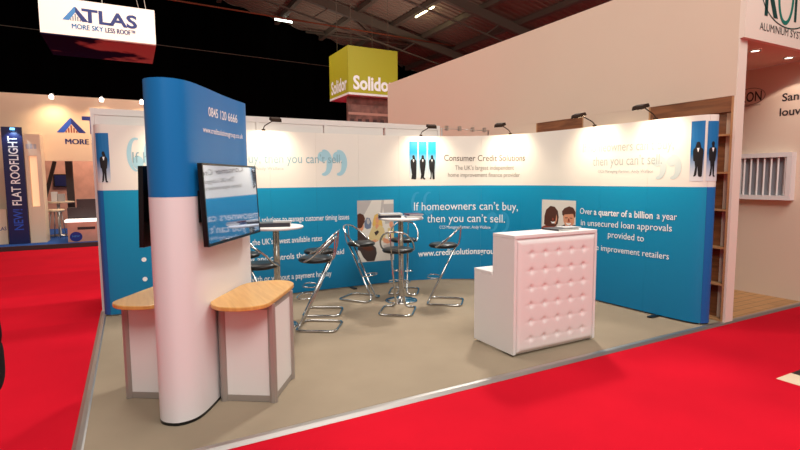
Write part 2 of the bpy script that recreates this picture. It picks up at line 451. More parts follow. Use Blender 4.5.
# faced booth behind the column
bm = NB(); box(bm, (5.861, 3.1, 3.131), (9.5, 3.16, 5.2)); struct(obj('wall_fascia', bm, M['fascia']))
bm = NB(); box(bm, (6.011, 3.161, 3.131), (7.719, 6.5, 3.2)); struct(obj('ceiling_booth', bm, M['beige']))
bm = NB(); box(bm, (7.72, 3.16, -.019), (7.82, 6.5, 3.13)); struct(obj('wall_booth_side', bm, M['beige']))
bm = NB(); box(bm, (6.02, 6.5, 0), (7.72, 6.58, 3.13)); struct(obj('wall_booth_back', bm, M['beige']))
for i, (X, lab) in enumerate([(6.59, 'round recessed downlight in the soffit next to the column'), (7.36, 'round recessed downlight in the soffit farther right')]):
    t = root('downlight', lab, 'downlight', (X, 3.36, 3.13))
    bm = NB(); lathe(bm, [(.062, -.001), (.062, -.012), (.045, -.012), (.045, -.004)], 20, (X, 3.36, 3.13)); obj('rim', bm, M['alu'], t)
    bm = NB(); lathe(bm, [(0, -.006), (.045, -.006), (.045, -.002), (0, -.002)], 20, (X, 3.36, 3.13)); obj('lens', bm, M['downlight'], t)
# fascia lettering
fz = lambda x, z: Vector((x, 3.097, z))
t = root('fascia_logo', 'dark green company logo in an oval on the beige fascia', 'logo', (6.7, 3.098, 3.6))
def ring(bm, cx, cy, rx, ry, w, fn, a0=0., a1=2*PI, n=48):
    for k in range(n):
        p, q = a0+(a1-a0)*k/n, a0+(a1-a0)*(k+1)/n
        bm.faces.new([bm.verts.new(fn(cx+(rx+d)*math.cos(a), cy+(ry+d)*math.sin(a))) for d, a in ((0, p), (w, p), (w, q), (0, q))])
bm = NB(); ring(bm, 6.72, 3.70, .58, .36, .014, fz); obj('oval', bm, M['green'], t)
bm = NB(); text(bm, 'K', fz, 6.22, 6.50, 3.43, .62, .03); obj('letter', bm, M['green'], t)
bm = NB(); text(bm, 'N', fz, 6.85, 7.15, 3.43, .62, .01); obj('letter', bm, M['green'], t)
bm = NB(); ring(bm, 6.655, 3.68, .13, .275, .045, fz); obj('letter', bm, M['teal'], t)
bm = NB(); text(bm, 'ALUMINIUM', fz, 6.14, 6.74, 3.245, .085); wl_ = obj('fascia_lettering', bm, M['charcoal'])
bm = NB(); text(bm, 'SYSTEMS', fz, 6.79, 7.27, 3.245, .085); obj('word', bm, M['charcoal'], wl_); tag(wl_, 'grey capital lettering under the oval logo on the fascia', 'lettering')
bz = lambda a, z: Vector((7.716, -a, z))
t = root('wall_logo', 'small black logo on the booth side wall', 'logo', (7.716, 3.95, 2.6))
bm = NB(); text(bm, 'IKON', bz, -4.13, -3.82, 2.69, .14, .012); obj('lettering', bm, M['charcoal'], t)
bm = NB(); ring(bm, -3.97, 2.76, .19, .11, .006, bz); obj('oval', bm, M['charcoal'], t)
bm = NB(); text(bm, 'ALUMINIUM SYSTEMS', bz, -4.12, -3.83, 2.625, .018); obj('lettering', bm, M['charcoal'], t)
bm = NB(); text(bm, 'Sandtrap', bz, -3.57, -3.06, 2.64, .105, .02); wl_ = obj('wall_lettering', bm, M['charcoal']); bm = NB(); text(bm, 'louvres', bz, -3.59, -3.17, 2.45, .105, .02); obj('word', bm, M['charcoal'], wl_)
tag(wl_, 'two lines of black lettering on the booth side wall', 'lettering')
t = root('louvre_window', 'white framed louvre display hanging on the booth side wall', 'louvre', (7.7, 3.7, 1.33))
bm = NB()
box(bm, (7.6, 3.36, 1.33), (7.718, 4.06, 1.39)); box(bm, (7.6, 3.36, 1.9), (7.718, 4.06, 1.96))
box(bm, (7.6, 3.36, 1.391), (7.718, 3.42, 1.899)); box(bm, (7.6, 4.0, 1.391), (7.718, 4.06, 1.899)); obj('frame', bm, M['white'], t)
bm = NB(); box(bm, (7.70, 3.421, 1.391), (7.717, 3.999, 1.899)); obj('backing', bm, M['atlas_grey'], t)
for k in range(7):
    bm = NB(); Mx = Matrix.Translation((7.655, 3.46+k*.083, 1.645)) @ Matrix.Rotation(.6, 4, 'Z')
    obox(bm, (0, 0, 0), (.075, .018, .505), Mx); obj('slat', bm, M['white'], t)

# ------------------------------------------------------------------ shell scheme wall behind the stand
bm = NB()
for X in (-.36, .64, 1.64, 2.65, 3.68): box(bm, (X+.025, 7.29, .03), (min(X+1.0, 4.68)-.025, 7.31, 2.46))
struct(obj('wall_shell', bm, M['shell']))
bm = NB()
for X in (-.36, .64, 1.64, 2.65, 3.68, 4.68): box(bm, (X-.02, 7.275, 0), (X+.02, 7.325, 2.54))
box(bm, (-.36, 7.28, 2.461), (4.68, 7.32, 2.54)); struct(obj('trim_4', bm, M['shell']))
# side return of the shell
bm = NB(); box(bm, (-.375, 7.33, .03), (-.355, 8.2, 2.5)); box(bm, (-.385, 7.326, 2.5), (-.345, 8.2, 2.54)); struct(obj('wall_shell_side', bm, M['shell']))
t = root('cable_rail', 'thin metal rail with clips standing above the corner', 'rail', (5.2, 7.3, 0))
bm = NB(); tube(bm, [(4.75, 7.3, 0), (4.75, 7.3, 2.5), (5.75, 7.3, 2.5), (5.75, 7.3, 0)], .014, seg=6); obj('rail', bm, M['alu'], t)
for X in (4.85, 5.12, 5.4, 5.66):
    bm = NB(); box(bm, (X-.02, 7.27, 2.47), (X+.02, 7.33, 2.55)); obj('clip', bm, M['alu'], t)

# ------------------------------------------------------------------ pop-up display wall
PTS = [(-.22,7.2),(-.33,7.12),(-.335,7.02),(-.25,6.95),(0.1,6.93),(.6,6.94),(1.2,6.96),(2,6.98),(2.8,6.985),(3.5,6.96),(4.05,6.88),(4.5,6.71),(4.9,6.46),(5.18,6.1),(5.33,5.65),(5.4,5.1),(5.42,4.5),(5.44,3.9),(5.46,3.5),(5.5,3.28),(5.6,3.195),(5.69,3.235),(5.725,3.36)]
Q = [Vector(p) for p in catmull(PTS)]
S = [0.]
for a, b in zip(Q, Q[1:]): S.append(S[-1]+(b-a).length)
def wpt(s):
    s = max(0, min(S[-1]-1e-6, s))
    lo = 0
    for i in range(len(S)-1):
        if S[i] <= s <= S[i+1]: lo = i; break
    k = (s-S[lo])/(S[lo+1]-S[lo]); p = Q[lo].lerp(Q[lo+1], k)
    def tan(i): return (Q[min(i+1, len(Q)-1)]-Q[max(i-1, 0)]).normalized()
    t = (tan(lo)*(1-k)+tan(lo+1)*k).normalized()
    return p, Vector((t.y, -t.x))
def wp(s, z, off=.004):
    p, nn = wpt(s); q = p+nn*off
    return Vector((q.x, q.y, z))
TOP = 2.315
dw = root('display_wall', 'curved blue and white printed exhibition display wall around the stand', 'display wall', (2.6, 6.97, 0))
edges = [0, .33]+[.33+(9.0-.33)*k/13 for k in range(1, 14)]+[S[-1]]
for k in range(len(edges)-1):
    a, b = edges[k]+.0008, edges[k+1]-.0008
    nn = max(4, int((b-a)/.03)); bm = NB()
    F = [[bm.verts.new(wp(a+(b-a)*i/nn, z, off)) for z, off in ((.02, 0), (TOP, 0), (TOP, -.012), (.02, -.012))] for i in range(nn+1)]
    for i in range(nn):
        for j in range(4):
            f = bm.faces.new([F[i][j], F[i+1][j], F[i+1][(j+1) % 4], F[i][(j+1) % 4]]); f.smooth = False
    bm.faces.new(F[0]); bm.faces.new(F[-1][::-1])
    bmesh.ops.recalc_face_normals(bm, faces=bm.faces[:])
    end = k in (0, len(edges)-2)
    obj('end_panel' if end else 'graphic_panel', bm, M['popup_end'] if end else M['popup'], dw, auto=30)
for s in (.5, 3.52, 8.52):
    p, nn = wpt(s); bm = NB()
    a = math.atan2(nn.y, nn.x); Mx = Matrix.Translation((p.x, p.y, 0)) @ Matrix.Rotation(a, 4, 'Z')
    obox(bm, (.03, 0, .0085), (.24, .06, .015), Mx); obj('foot', bm, M['black'], dw)
bm = NB()
for i in range(0, 94):
    pass
for s in [e for e in edges[1:-1]]:
    p, nn = wpt(s); q = p-nn*.03; box(bm, (q.x-.008, q.y-.008, 0), (q.x+.008, q.y+.008, 2.29))
obj('frame_post', bm, M['alu_dull'], dw)
def wtext(body, s0, s1, z, cap, m, bold=0., z1=None, name='printed_lettering', off=.004):
    bm = NB(); text(bm, body, lambda x, y: wp(x, y, off), s0, s1, z, cap, bold, z1); return obj(name, bm, M[m], dw)
# back wall: headline at left
wtext('If homeowners can\u2019t buy, then you can\u2019t sell.', .66, 3.40, 1.868, .135, 'txt_faint', 0, 1.885)
wtext('CCS Managing Partner, Andy Wallace', 1.45, 2.52, 1.781, .045, 'txt_faint2', 0, 1.783)


wtext('Products and solutions to manage customer timing issues', 1.78, 3.497, 1.063, .085, 'txt_white', .008, 1.047)
wtext('Access to the UK\u2019s lowest available rates', 1.71, 3.065, .755, .085, 'txt_white', .008, .752)
wtext('Systems and controls the team are paid', 1.75, 3.406, .512, .085, 'txt_white', .008, .53)
wtext('Credit with or without a payment holiday', 1.79, 3.2, .245, .085, 'txt_white', .008, .215)
for z in (.98, .673, .428, .2):
    bm = NB(); poly(bm, ell(.724, z, .028, .028), lambda x, y: wp(x, y, .004)); obj('printed_bullet', bm, M['txt_white'], dw)
def quote(s0, s1, z0, z1, opening, m, wide):
    """pair of printed commas, each a crescent that sweeps from a round foot"""
    for k in range(2):
        w = (s1-s0)*.52; a = s0+k*(s1-s0-w); h = z1-z0; bm = NB(); N = 22; prev = None
        for i in range(N+1):
            t = i/N; ang = math.radians(70-250*t) if not opening else math.radians(250-250*t)
            # crescent along a tall ellipse, thickest at the foot of the mark
            th = wide*(.25+.75*math.sin(PI*min(1, t*1.0+.02))**.8)
            if opening: ang = math.radians(70+215*t)
            else: ang = math.radians(-110+215*t)
            cx, cz = a+w*.5, z0+h*.5
            c, n_ = math.cos(ang), math.sin(ang)
            o_ = (cx+c*w*.5, cz+n_*h*.5); q_ = (cx+c*(w*.5-th), cz+n_*(h*.5-th))
            cur = (bm.verts.new(wp(*o_, .0025)), bm.verts.new(wp(*q_, .0025)))
            if prev: bm.faces.new([prev[0], cur[0], cur[1], prev[1]])
            prev = cur
        g_ = 1 if opening else -1
        poly(bm, ell(a+w*.5+g_*w*.1, z0+h*(.5-g_*.23), w*.3, h*.2), lambda x, y: wp(x, y, .0027))
        obj('printed_quote_mark', bm, M[m], dw)
quote(.60, .98, 1.76, 2.17, True, 'quote_pale', .05)
quote(3.0, 3.48, 1.70, 2.08, False, 'quote_pale', .09)
# suited figures
MAN = [(-.045,.0),(-.09,-.012),(-.1,.015),(-.055,.05),(-.06,.25),(-.08,.43),(-.115,.45),(-.125,.56),(-.135,.72),(-.12,.79),(-.08,.82),(-.03,.838),(-.03,.868),(-.048,.895),(-.052,.94),(-.04,.98),(0,1.),(.04,.98),(.052,.94),(.048,.895),(.03,.868),(.03,.838),(.08,.82),(.12,.79),(.135,.72),(.125,.6),(.105,.44),(.08,.42),(.075,.22),(.05,.07),(.075,.03),(.12,.0),(.09,-.025),(.035,-.012),(.02,.05),(.0,.3),(-.02,.05)]
def figure(s0, s1, zt, zb, mz0, mz1, m, sc=None, flip=1, mw=1.):
    bm = NB(); patch(bm, s0, s1, zb, zt, lambda x, y: wp(x, y, .003), 4, 8); obj('printed_backdrop', bm, M[m], dw)
    c = (s0+s1)/2 if sc is None else sc; h = mz1-mz0; bm = NB()
    poly(bm, [(c+flip*x*h*mw, mz0+y*h) for x, y in MAN], lambda x, y: wp(x, y, .005))
    o = obj('printed_figure', bm, M['suit'], dw)
    bm = NB(); poly(bm, [(c-.012, mz0+.815*h), (c+.012, mz0+.815*h), (c+.003, mz0+.70*h), (c-.001, mz0+.70*h)], lambda x, y: wp(x, y, .006)); obj('printed_collar', bm, M['txt_white'], o)
for s0, s1, c in ((4.503, 4.652, 4.576), (4.70, 4.799, 4.742), (4.847, 4.944, 4.895)):
    pass
for s0, s1 in ((4.505, 4.645), (4.66, 4.795), (4.81, 4.945)):
    figure(s0, s1, 2.232, 1.66, 1.645, 2.02, 'figgrad', mw=1.0)
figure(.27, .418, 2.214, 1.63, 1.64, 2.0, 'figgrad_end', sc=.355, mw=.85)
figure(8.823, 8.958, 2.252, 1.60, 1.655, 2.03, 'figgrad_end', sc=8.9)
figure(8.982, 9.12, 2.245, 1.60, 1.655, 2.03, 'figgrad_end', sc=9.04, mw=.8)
# centre
wtext('Consumer Credit Solutions', 5.073, 6.378, 1.93, .10, 'txt_grey', .004, 1.907)
wtext('The UK\u2019s largest independent', 5.249, 6.192, 1.785, .075, 'txt_palegrey', 0, 1.775)
wtext('home improvement finance provider', 5.137, 6.295, 1.675, .07, 'txt_palegrey', 0, 1.665)
wtext('If homeowners can\u2019t buy,', 4.581, 6.27, 1.145, .135, 'txt_white', 0, 1.148)
wtext('then you can\u2019t sell.', 4.796, 6.054, .948, .135, 'txt_white', 0, .95)
wtext('CCS Managing Partner, Andy Wallace', 5.0, 5.82, .845, .05, 'txt_white', 0)
quote(4.53, 4.93, 1.05, 1.44, True, 'quote_blue', .05)
quote(5.74, 6.13, .80, 1.12, False, 'quote_blue', .05)
wtext('www.creditsolutionsgroup.co.uk', 4.645, 6.24, .40, .10, 'txt_white', .018, .455)
# right
wtext('If homeowners can\u2019t buy,', 7.378, 8.64, 1.985, .125, 'txt_faint2', 0, 1.965)
wtext('then you can\u2019t sell.', 7.548, 8.506, 1.80, .125, 'txt_faint2', 0, 1.80)
wtext('CCS Managing Partner, Andy Wallace', 7.63, 8.40, 1.71, .04, 'txt_faint2', 0, 1.70)
quote(8.37, 8.735, 1.62, 1.90, False, 'quote_paler', .075)
wtext('Over', 7.355, 7.56, 1.155, .085, 'txt_white', .002)
wtext('a quarter of a billion', 7.585, 8.42, 1.155, .085, 'txt_white', .02)
wtext('a year', 8.47, 8.709, 1.158, .085, 'txt_white', .002)
wtext('in unsecured loan approvals', 7.377, 8.657, 1.0, .085, 'txt_white', .002, 1.025)
wtext('provided to', 7.813, 8.318, .878, .085, 'txt_white', .002, .872)
wtext('home improvement retailers', 7.45, 8.637, .69, .08, 'txt_white', .002, .697)
# printed photographs
def photo(s0, s1, z0, z1, shapes, mats):
    fn = lambda x, y, o=.0: wp(s0+(s1-s0)*x, z0+(z1-z0)*y, o)
    bm = NB(); patch(bm, 0, 1, 0, 1, lambda x, y: fn(x, y, .003), 10, 1)
    ph = obj('printed_photograph', bm, M[mats[0]], dw)
    bm = NB()
    for i, (pts, mi) in enumerate(shapes):
        poly(bm, [(min(1, max(0, x)), min(1, max(0, y))) for x, y in pts], lambda x, y: fn(x, y, .0034+.0002*i), mi)
    obj('printed_people', bm, [M[k] for k in mats], ph)
def px(pts): return [((x-105)/235., (415-y)/380.) for x, y in pts]
meet = [(px([(105,35),(200,35),(150,120),(105,140)]), 1), (px([(262,35),(280,35),(262,130),(252,130)]), 1), (px([(270,60),(340,60),(340,180),(285,185)]), 1),
        (px([(150,165),(165,140),(185,145),(196,175),(190,208),(165,212),(150,200)]), 6), (px([(165,150),(178,146),(186,170),(176,184),(166,176)]), 1),
        (px([(105,212),(128,228),(150,262),(178,290),(222,330),(228,365),(212,412),(165,412),(140,385),(120,345),(105,335)]), 2),
        (px([(120,300),(160,300),(215,340),(180,350),(140,335)]), 3),
        (px([(110,190),(135,175),(146,188),(142,212),(128,226),(110,214)]), 5), (px([(105,120),(122,112),(145,124),(154,146),(150,168),(140,178),(132,200),(118,206),(105,200)]), 3),
        (px([(208,150),(216,126),(236,118),(254,130),(262,160),(268,198),(250,206),(205,204),(200,182)]), 4),
        (px([(200,200),(222,190),(256,192),(276,212),(286,262),(272,290),(235,284),(196,300),(172,272),(182,236)]), 7),
        (px([(222,142),(238,138),(246,152),(242,172),(232,182),(222,170)]), 5), (px([(222,182),(238,182),(248,204),(234,222),(220,204)]), 5),
        (px([(212,234),(234,222),(250,234),(248,252),(222,256)]), 2), (px([(190,284),(228,276),(240,288),(205,300)]), 5),
        (px([(312,178),(326,168),(337,180),(334,205),(322,214),(312,198)]), 5), (px([(268,270),(300,280),(318,300),(300,310),(272,300)]), 5),
        (px([(300,212),(320,212),(340,206),(340,300),(318,300),(300,262)]), 7), (px([(270,320),(340,300),(340,340),(285,360)]), 1)]
photo(3.63, 4.235, .375, 1.325, meet, ['p_bg', 'p_bg2', 'p_dark', 'p_hair', 'p_blonde', 'p_skin', 'p_blue', 'p_beige'])
def py(pts): return [((x-15)/253., (355-y)/317.) for x, y in pts]
couple = [(py([(15,260),(60,235),(130,240),(150,355),(15,355)]), 3), (py([(150,250),(190,222),(268,222),(268,355),(150,355)]), 2),
          (py([(34,235),(36,170),(48,118),(80,86),(112,92),(136,122),(144,170),(138,222),(120,246),(60,250)]), 1), (py([(66,170),(84,140),(112,132),(128,150),(132,190),(122,224),(100,240),(80,228),(68,200)]), 4),
          (py([(60,190),(62,140),(96,112),(124,128),(92,150),(74,200)]), 1),
          (py([(176,158),(182,130),(214,116),(246,126),(260,160),(258,206),(240,240),(216,250),(194,236),(180,200)]), 4),
          (py([(170,150),(168,122),(186,98),(220,82),(250,92),(267,124),(266,160),(258,170),(250,138),(222,126),(194,132),(180,160)]), 1),
          (py([(78,176),(94,172),(94,178),(80,180)]), 1), (py([(106,170),(122,168),(122,174),(106,176)]), 1), (py([(190,170),(210,168),(210,174),(192,176)]), 1), (py([(226,168),(246,170),(244,176),(228,174)]), 1),
          (py([(96,180),(104,180),(108,200),(94,202)]), 3), (py([(214,176),(222,176),(228,200),(210,202)]), 3),
          (py([(84,208),(100,212),(120,206),(112,222),(94,224)]), 5), (py([(196,208),(216,214),(238,208),(228,224),(206,224)]), 5)]
photo(6.69, 7.285, .75, 1.33, couple, ['p_bg', 'p_hair', 'p_dark', 'p_red', 'p_skin', 'txt_white'])

# arm lamps clipped to the top of the display wall
lamp_list = [(1.15, 0., 'brown arm lamp on the wall top hidden behind the blue tower'),
             (2.26, .06, 'brown arm lamp on the wall top nearest the blue tower'),
             (4.70, .06, 'brown arm lamp above the three printed suited figures'),
             (6.12, .0, 'brown arm lamp above the curved corner of the display wall'),
             (7.55, .06, 'brown arm lamp on the right wall top, nearer the corner'),
             (8.40, .06, 'brown arm lamp on the right wall top, nearest the white column')]
for s, d, lab in lamp_list:
    p, nn = wpt(s); tt = Vector((-nn.y, nn.x))
    base = Vector((p.x, p.y, TOP)); hd = base+Vector((nn.x*.37+tt.x*d, nn.y*.37+tt.y*d, .115))
    t = root('arm_lamp', lab, 'lamp', (base.x, base.y, TOP), 0, 'arm lamps on the display wall')
    bm = NB(); b2 = base-Vector((nn.x, nn.y, 0))*.012
    Mx = Matrix.Translation(b2) @ Matrix.Rotation(math.atan2(nn.y, nn.x), 4, 'Z')
    obox(bm, (.006, 0, .012), (.034, .04, .022), Mx); obj('clamp', bm, M['lamp_body'], t)
    bm = NB(); tube(bm, fillet([b2+Vector((0, 0, .02)), b2+Vector((nn.x*.05, nn.y*.05, .06)), hd-Vector((nn.x, nn.y, 0))*.06], .05), .007, seg=6); obj('arm', bm, M['lamp_body'], t)
    dirv = Vector((-nn.x*.62, -nn.y*.62, -.78)).normalized()
    Mx = Matrix.Translation(hd) @ Matrix.Rotation(math.atan2(nn.y, nn.x), 4, 'Z') @ Matrix.Rotation(.3, 4, 'Y')
    bm = NB(); pr = [(-.075, -.02), (-.06, .02), (-.02, .026), (.05, .022), (.075, -.012), (.07, -.02)]
    A = [bm.verts.new(Mx @ Vector((x, -.065, z))) for x, z in pr]; B = [bm.verts.new(Mx @ Vector((x, .065, z))) for x, z in pr]
    for i in range(6): bm.faces.new([A[i], A[(i+1) % 6], B[(i+1) % 6], B[i]])
    bm.faces.new(A[::-1]); bm.faces.new(B); bmesh.ops.recalc_face_normals(bm, faces=bm.faces[:])
    obj('lamp_head', bm, M['lamp_body'], t, bevel=.006)
    bm = NB(); obox(bm, (0, 0, -.0215), (.1, .1, .002), Mx); obj('lens', bm, M['lamp_glow'], t)
    L = bpy.data.lights.new('halogen', 'SPOT'); L.energy = 27; L.color = (1., .84, .62); L.spot_size = math.radians(125); L.spot_blend = .9; L.shadow_soft_size = .05
    lo = link(bpy.data.objects.new('halogen', L)); lo.location = hd+Vector((0, 0, -.045)); lo.rotation_euler = dirv.to_track_quat('-Z', 'Y').to_euler()

# ------------------------------------------------------------------ display tower
T0 = Vector((.2, 3.72)); TA = math.radians(33)
TU = Vector((math.sin(TA), math.cos(TA))); TV = Vector((math.cos(TA), -math.sin(TA)))
def tw(u, v, z=0.): q = T0+TU*u+TV*v; return Vector((q.x, q.y, z))
TOUT = [(-.13,.05),(-.115,.115),(-.05,.175),(.06,.2),(.3,.195),(.6,.178),(.85,.178),(.98,.185),(1.05,.17),(1.09,.11),(1.1,.035),(1.09,-.04),(1.05,-.1),(.98,-.115),(.85,-.108),(.6,-.108),(.3,-.112),(.06,-.108),(-.045,-.08),(-.108,-.025)]
tout = catmull(TOUT+[TOUT[0], TOUT[1], TOUT[2]], 6)[6:6+len(TOUT)*6]
tower = root('display_tower', 'tall blue and white curved display tower carrying two televisions', 'display tower', tw(.45, .035))
def shell(name, z0, z1, m, d=0.):
    bm = NB(); pts = [tw(u, v) for u, v in tout]; n = len(pts); c = tw(.48, .035)
    def off(p, k):
        return p
    inner = []
    for i in range(n):
        a, b = pts[i-1], pts[(i+1) % n]; t = (b-a).normalized(); nr = Vector((-t.y, t.x, 0))
        if nr.dot(pts[i]-c) > 0: nr = -nr
        inner.append((pts[i]-nr*d, pts[i]+nr*.02))
    R = [[bm.verts.new((q[0].x, q[0].y, z0)), bm.verts.new((q[0].x, q[0].y, z1)), bm.verts.new((q[1].x, q[1].y, z1)), bm.verts.new((q[1].x, q[1].y, z0))] for q in inner]
    for i in range(n):
        for j in range(4): bm.faces.new([R[i][j], R[(i+1) % n][j], R[(i+1) % n][(j+1) % 4], R[i][(j+1) % 4]])
    bmesh.ops.recalc_face_normals(bm, faces=bm.faces[:])
    return obj(name, bm, m, tower, auto=40)
shell('upper_graphic', 1.541, 2.30, M['tower']); shell('lower_graphic', .022, 1.540, M['tower'])
bm = NB(); prism(bm, [tuple(tw(u, v)[:2]) for u, v in tout], .001, .021); obj('base_plate', bm, M['black'], tower)
def tside(off=.003):
    seg = [(u, v) for u, v in tout if v > .12 and .0 < u < 1.02]; seg.sort()
    def fn(u, z):
        for (a, va), (b, vb) in zip(seg, seg[1:]):
            if a <= u <= b: return tw(u, va+(vb-va)*(u-a)/(b-a)+off, z)
        return tw(u, seg[-1][1]+off, z)
    return fn
bm = NB(); text(bm, '0845 120 6666', tside(), .29, .845, 2.108, .068, .012, 2.118); obj('printed_lettering', bm, M['txt_white'], tower)
bm = NB(); text(bm, 'www.creditsolutionsgroup.co.uk', tside(), .188, .937, 1.985, .042, .012, 1.996); obj('printed_lettering', bm, M['txt_white'], tower)

# televisions on both faces
def tele(label, u0, u1, z0, z1, vt, vb, side, face):
    t = root('television', label, 'television', tw((u0+u1)/2, face, (z0+z1)/2), 0, None)
    def P(u, k, d):  # k 0..1 up the screen, d depth behind the glass
        return tw(u, vb+(vt-vb)*k-side*d, z0+(z1-z0)*k)
    def slab(name, ua, ub, ka, kb, da, db, m, bevel=0.):
        bm = NB(); v = [bm.verts.new(P(u, k, d)) for d in (da, db) for u, k in ((ua, ka), (ub, ka), (ub, kb), (ua, kb))]
        for f in [(0,1,2,3),(7,6,5,4),(0,4,5,1),(1,5,6,2),(2,6,7,3),(3,7,4,0)]: bm.faces.new([v[i] for i in f])
        bmesh.ops.recalc_face_normals(bm, faces=bm.faces[:])
        return obj(name, bm, m, t, bevel=bevel)
    w = u1-u0; b = .015
    slab('case', u0, u1, 0, 1, .004, .034, M['bezel'], .004)
    slab('screen', u0+b, u1-b, b/(z1-z0)*1.3, 1-b/(z1-z0), 0, .0035, M['screen'])
    slab('frame', u0, u0+b-.001, 0, 1, -.002, .0035, M['bezel']); slab('frame', u1-b+.001, u1, 0, 1, -.002, .0035, M['bezel'])
    slab('frame', u0+b, u1-b, 0, b/(z1-z0)*1.25, -.002, .0035, M['bezel']); slab('frame', u0+b, u1-b, 1-b/(z1-z0)*.95, 1, -.002, .0035, M['bezel'])
    
    br = NB()
    um = u0+.10
    for ua, ub in ((um-.02, um+.02), (um+.22, um+.26)):
        vv = [(ua, face+side*.004), (ub, face+side*.004), (ub, (vt+vb)/2-side*.0345), (ua, (vt+vb)/2-side*.0345)]
        prism(br, [tuple(tw(u, v)[:2]) for u, v in vv], 1.36, 1.56)
    vv = [(um-.06, face+side*.002), (um+.3, face+side*.002), (um+.3, face+side*.012), (um-.06, face+side*.012)]
    prism(br, [tuple(tw(u, v)[:2]) for u, v in vv], 1.36, 1.58)
    bmesh.ops.recalc_face_normals(br, faces=br.faces[:])
    obj('wall_bracket', br, M['black'], t)
tele('television with glossy pale blue screen on the tower face towards the tables', .03, 1.01, 1.195, 1.766, .258, .282, 1, .197)
tele('black television seen edge on behind the left of the tower', .03, 1.01, 1.19, 1.75, -.188, -.21, -1, -.127)

# beech topped side counters joined to the tower
def side_counter(label, sgn):
    V = lambda v: v if sgn > 0 else .105-v
    t = root('side_counter', label, 'counter', tw(.5, V(.42)), 0, None)
    out = fillet([(.19,.187,0),(.05,.30,0),(.04,.50,0),(.14,.635,0),(.60,.635,0),(.86,.625,0),(.99,.54,0),(1.0,.38,0),(.86,.187,0)], .16, 6, True)
    bm = NB(); prism(bm, [tuple(tw(p.x, max(V(.187), V(p.y)) if sgn > 0 else V(max(.187+.04, p.y)))[:2]) for p in out], .745, .775)
    obj('countertop', bm, M['beech'], t, bevel=.006)
    def pbox(name, u0, u1, v0, v1, z0, z1, m, bevel=0.):
        bm = NB(); prism(bm, [tuple(tw(u, V(v))[:2]) for u, v in ((u0, v0), (u1, v0), (u1, v1), (u0, v1))], z0, z1); return obj(name, bm, m, t, bevel=bevel)
    for u, v in ((.26, .215), (.26, .59), (.70, .59), (.70, .215)):
        bm = NB()
        # extruded octagonal post with slots
        r = .03; c = (u+.025, v+.025)
        pts = []
        for k in range(16):
            a = k*PI/8+PI/16; rr = r*(1 if k % 2 == 0 else .93); pts.append(tuple(tw(c[0]+rr*math.cos(a), V(c[1]+rr*math.sin(a)))[:2]))
        prism(bm, pts, .001, .744); obj('post', bm, M['alu_dull'], t)
    th = .018
    for (u0, u1, v0, v1) in ((.275, .275+th, .266, .589), (.311, .699, .606, .606+th), (.716, .716+th, .266, .589)):
        pbox('panel', u0, u1, v0, v1, .05, .70, M['white'])
        pbox('rail', u0-.004, u1+.004, v0, v1, .003, .049, M['alu_dull']); pbox('rail', u0-.004, u1+.004, v0, v1, .701, .744, M['alu_dull'])
side_counter('beech topped counter on the right face of the tower, below the screen', 1)
side_counter('beech topped counter behind the left edge of the tower', -1)

# ------------------------------------------------------------------ white tufted reception counter
t = root('reception_counter', 'white stepped reception counter with button tufted front', 'reception counter', (3.555, 3.77, 0))
X0, X1, Y0, YS, Y1 = 3.03, 4.10, 3.468, 3.76, 4.05
for a, b in ((X0, X0+.03), (X1-.03, X1)):
    bm = NB(); out = [(Y0-.012, .022), (Y1, .022), (Y1, .72), (YS, .72), (YS, 1.098), (Y0-.012, 1.098)]
    A = [bm.verts.new((a, y, z)) for y, z in out]; B = [bm.verts.new((b, y, z)) for y, z in out]
    bm.faces.new(A); bm.faces.new(B[::-1])
    for i in range(6): bm.faces.new([A[i], B[i], B[(i+1) % 6], A[(i+1) % 6]])
    bmesh.ops.recalc_face_normals(bm, faces=bm.faces[:])
    obj('side_panel', bm, M['white'], t)
bm = NB(); box(bm, (X0, Y0-.012, 1.099), (X1, YS+.004, 1.13)); obj('counter_top', bm, M['white'], t, bevel=.003)
bm = NB(); box(bm, (X0, YS+.02, .721), (X1, Y1+.005, .75)); obj('desk_top', bm, M['white'], t, bevel=.003)
bm = NB(); box(bm, (X0+.031, YS-.02, .751), (X1-.031, YS, 1.098)); obj('back_panel', bm, M['white'], t)
bm = NB(); box(bm, (X0+.031, Y0, .022), (X1-.031, Y0+.02, 1.098)); obj('front_panel', bm, M['white'], t)
for x in (X0+.05, X1-.05):
    for y in (Y0+.05, Y1-.05):
        bm = NB(); lathe(bm, [(0, .001), (.018, .001), (.018, .022), (0, .022)], 12, (x, y, 0)); obj('foot', bm, M['black'], t)
px0, px1, pz0, pz1 = X0+.032, X1-.032, .03, 1.085
bcols = [px0+.165+k*.168 for k in range(5)]; brows = [pz0+.125+k*.16 for k in range(6)]
def puff(x, z):
    e = min(x-px0, px1-x, z-pz0, pz1-z); h = .03*min(1, (e/.035))**.5 if e > 0 else 0
    d = 0.
    for bx in bcols:
        for bz_ in brows:
            dx, dz = x-bx, z-bz_
            if abs(dx) < .12 and abs(dz) < .12:
                r2 = dx*dx+dz*dz
                d = max(d, .017*math.exp(-r2/.0006), .008*math.exp(-dz*dz/.00012)*max(0, 1-abs(dx)/.0868), .004*math.exp(-dx*dx/.00012)*max(0, 1-abs(dz)/.08))
    return max(.001, h-d)
bm = NB(); N_ = 110
G = [[bm.verts.new((px0+(px1-px0)*i/N_, Y0-.001-puff(px0+(px1-px0)*i/N_, pz0+(pz1-pz0)*j/N_), pz0+(pz1-pz0)*j/N_)) for i in range(N_+1)] for j in range(N_+1)]
for j in range(N_):
    for i in range(N_): bm.faces.new([G[j][i], G[j][i+1], G[j+1][i+1], G[j+1][i]]).smooth = True
pad = obj('tufted_pad', bm, M['leather'], t)
so = pad.modifiers.new('back', 'SOLIDIFY'); so.thickness = .0005; so.offset = -1
b0 = None
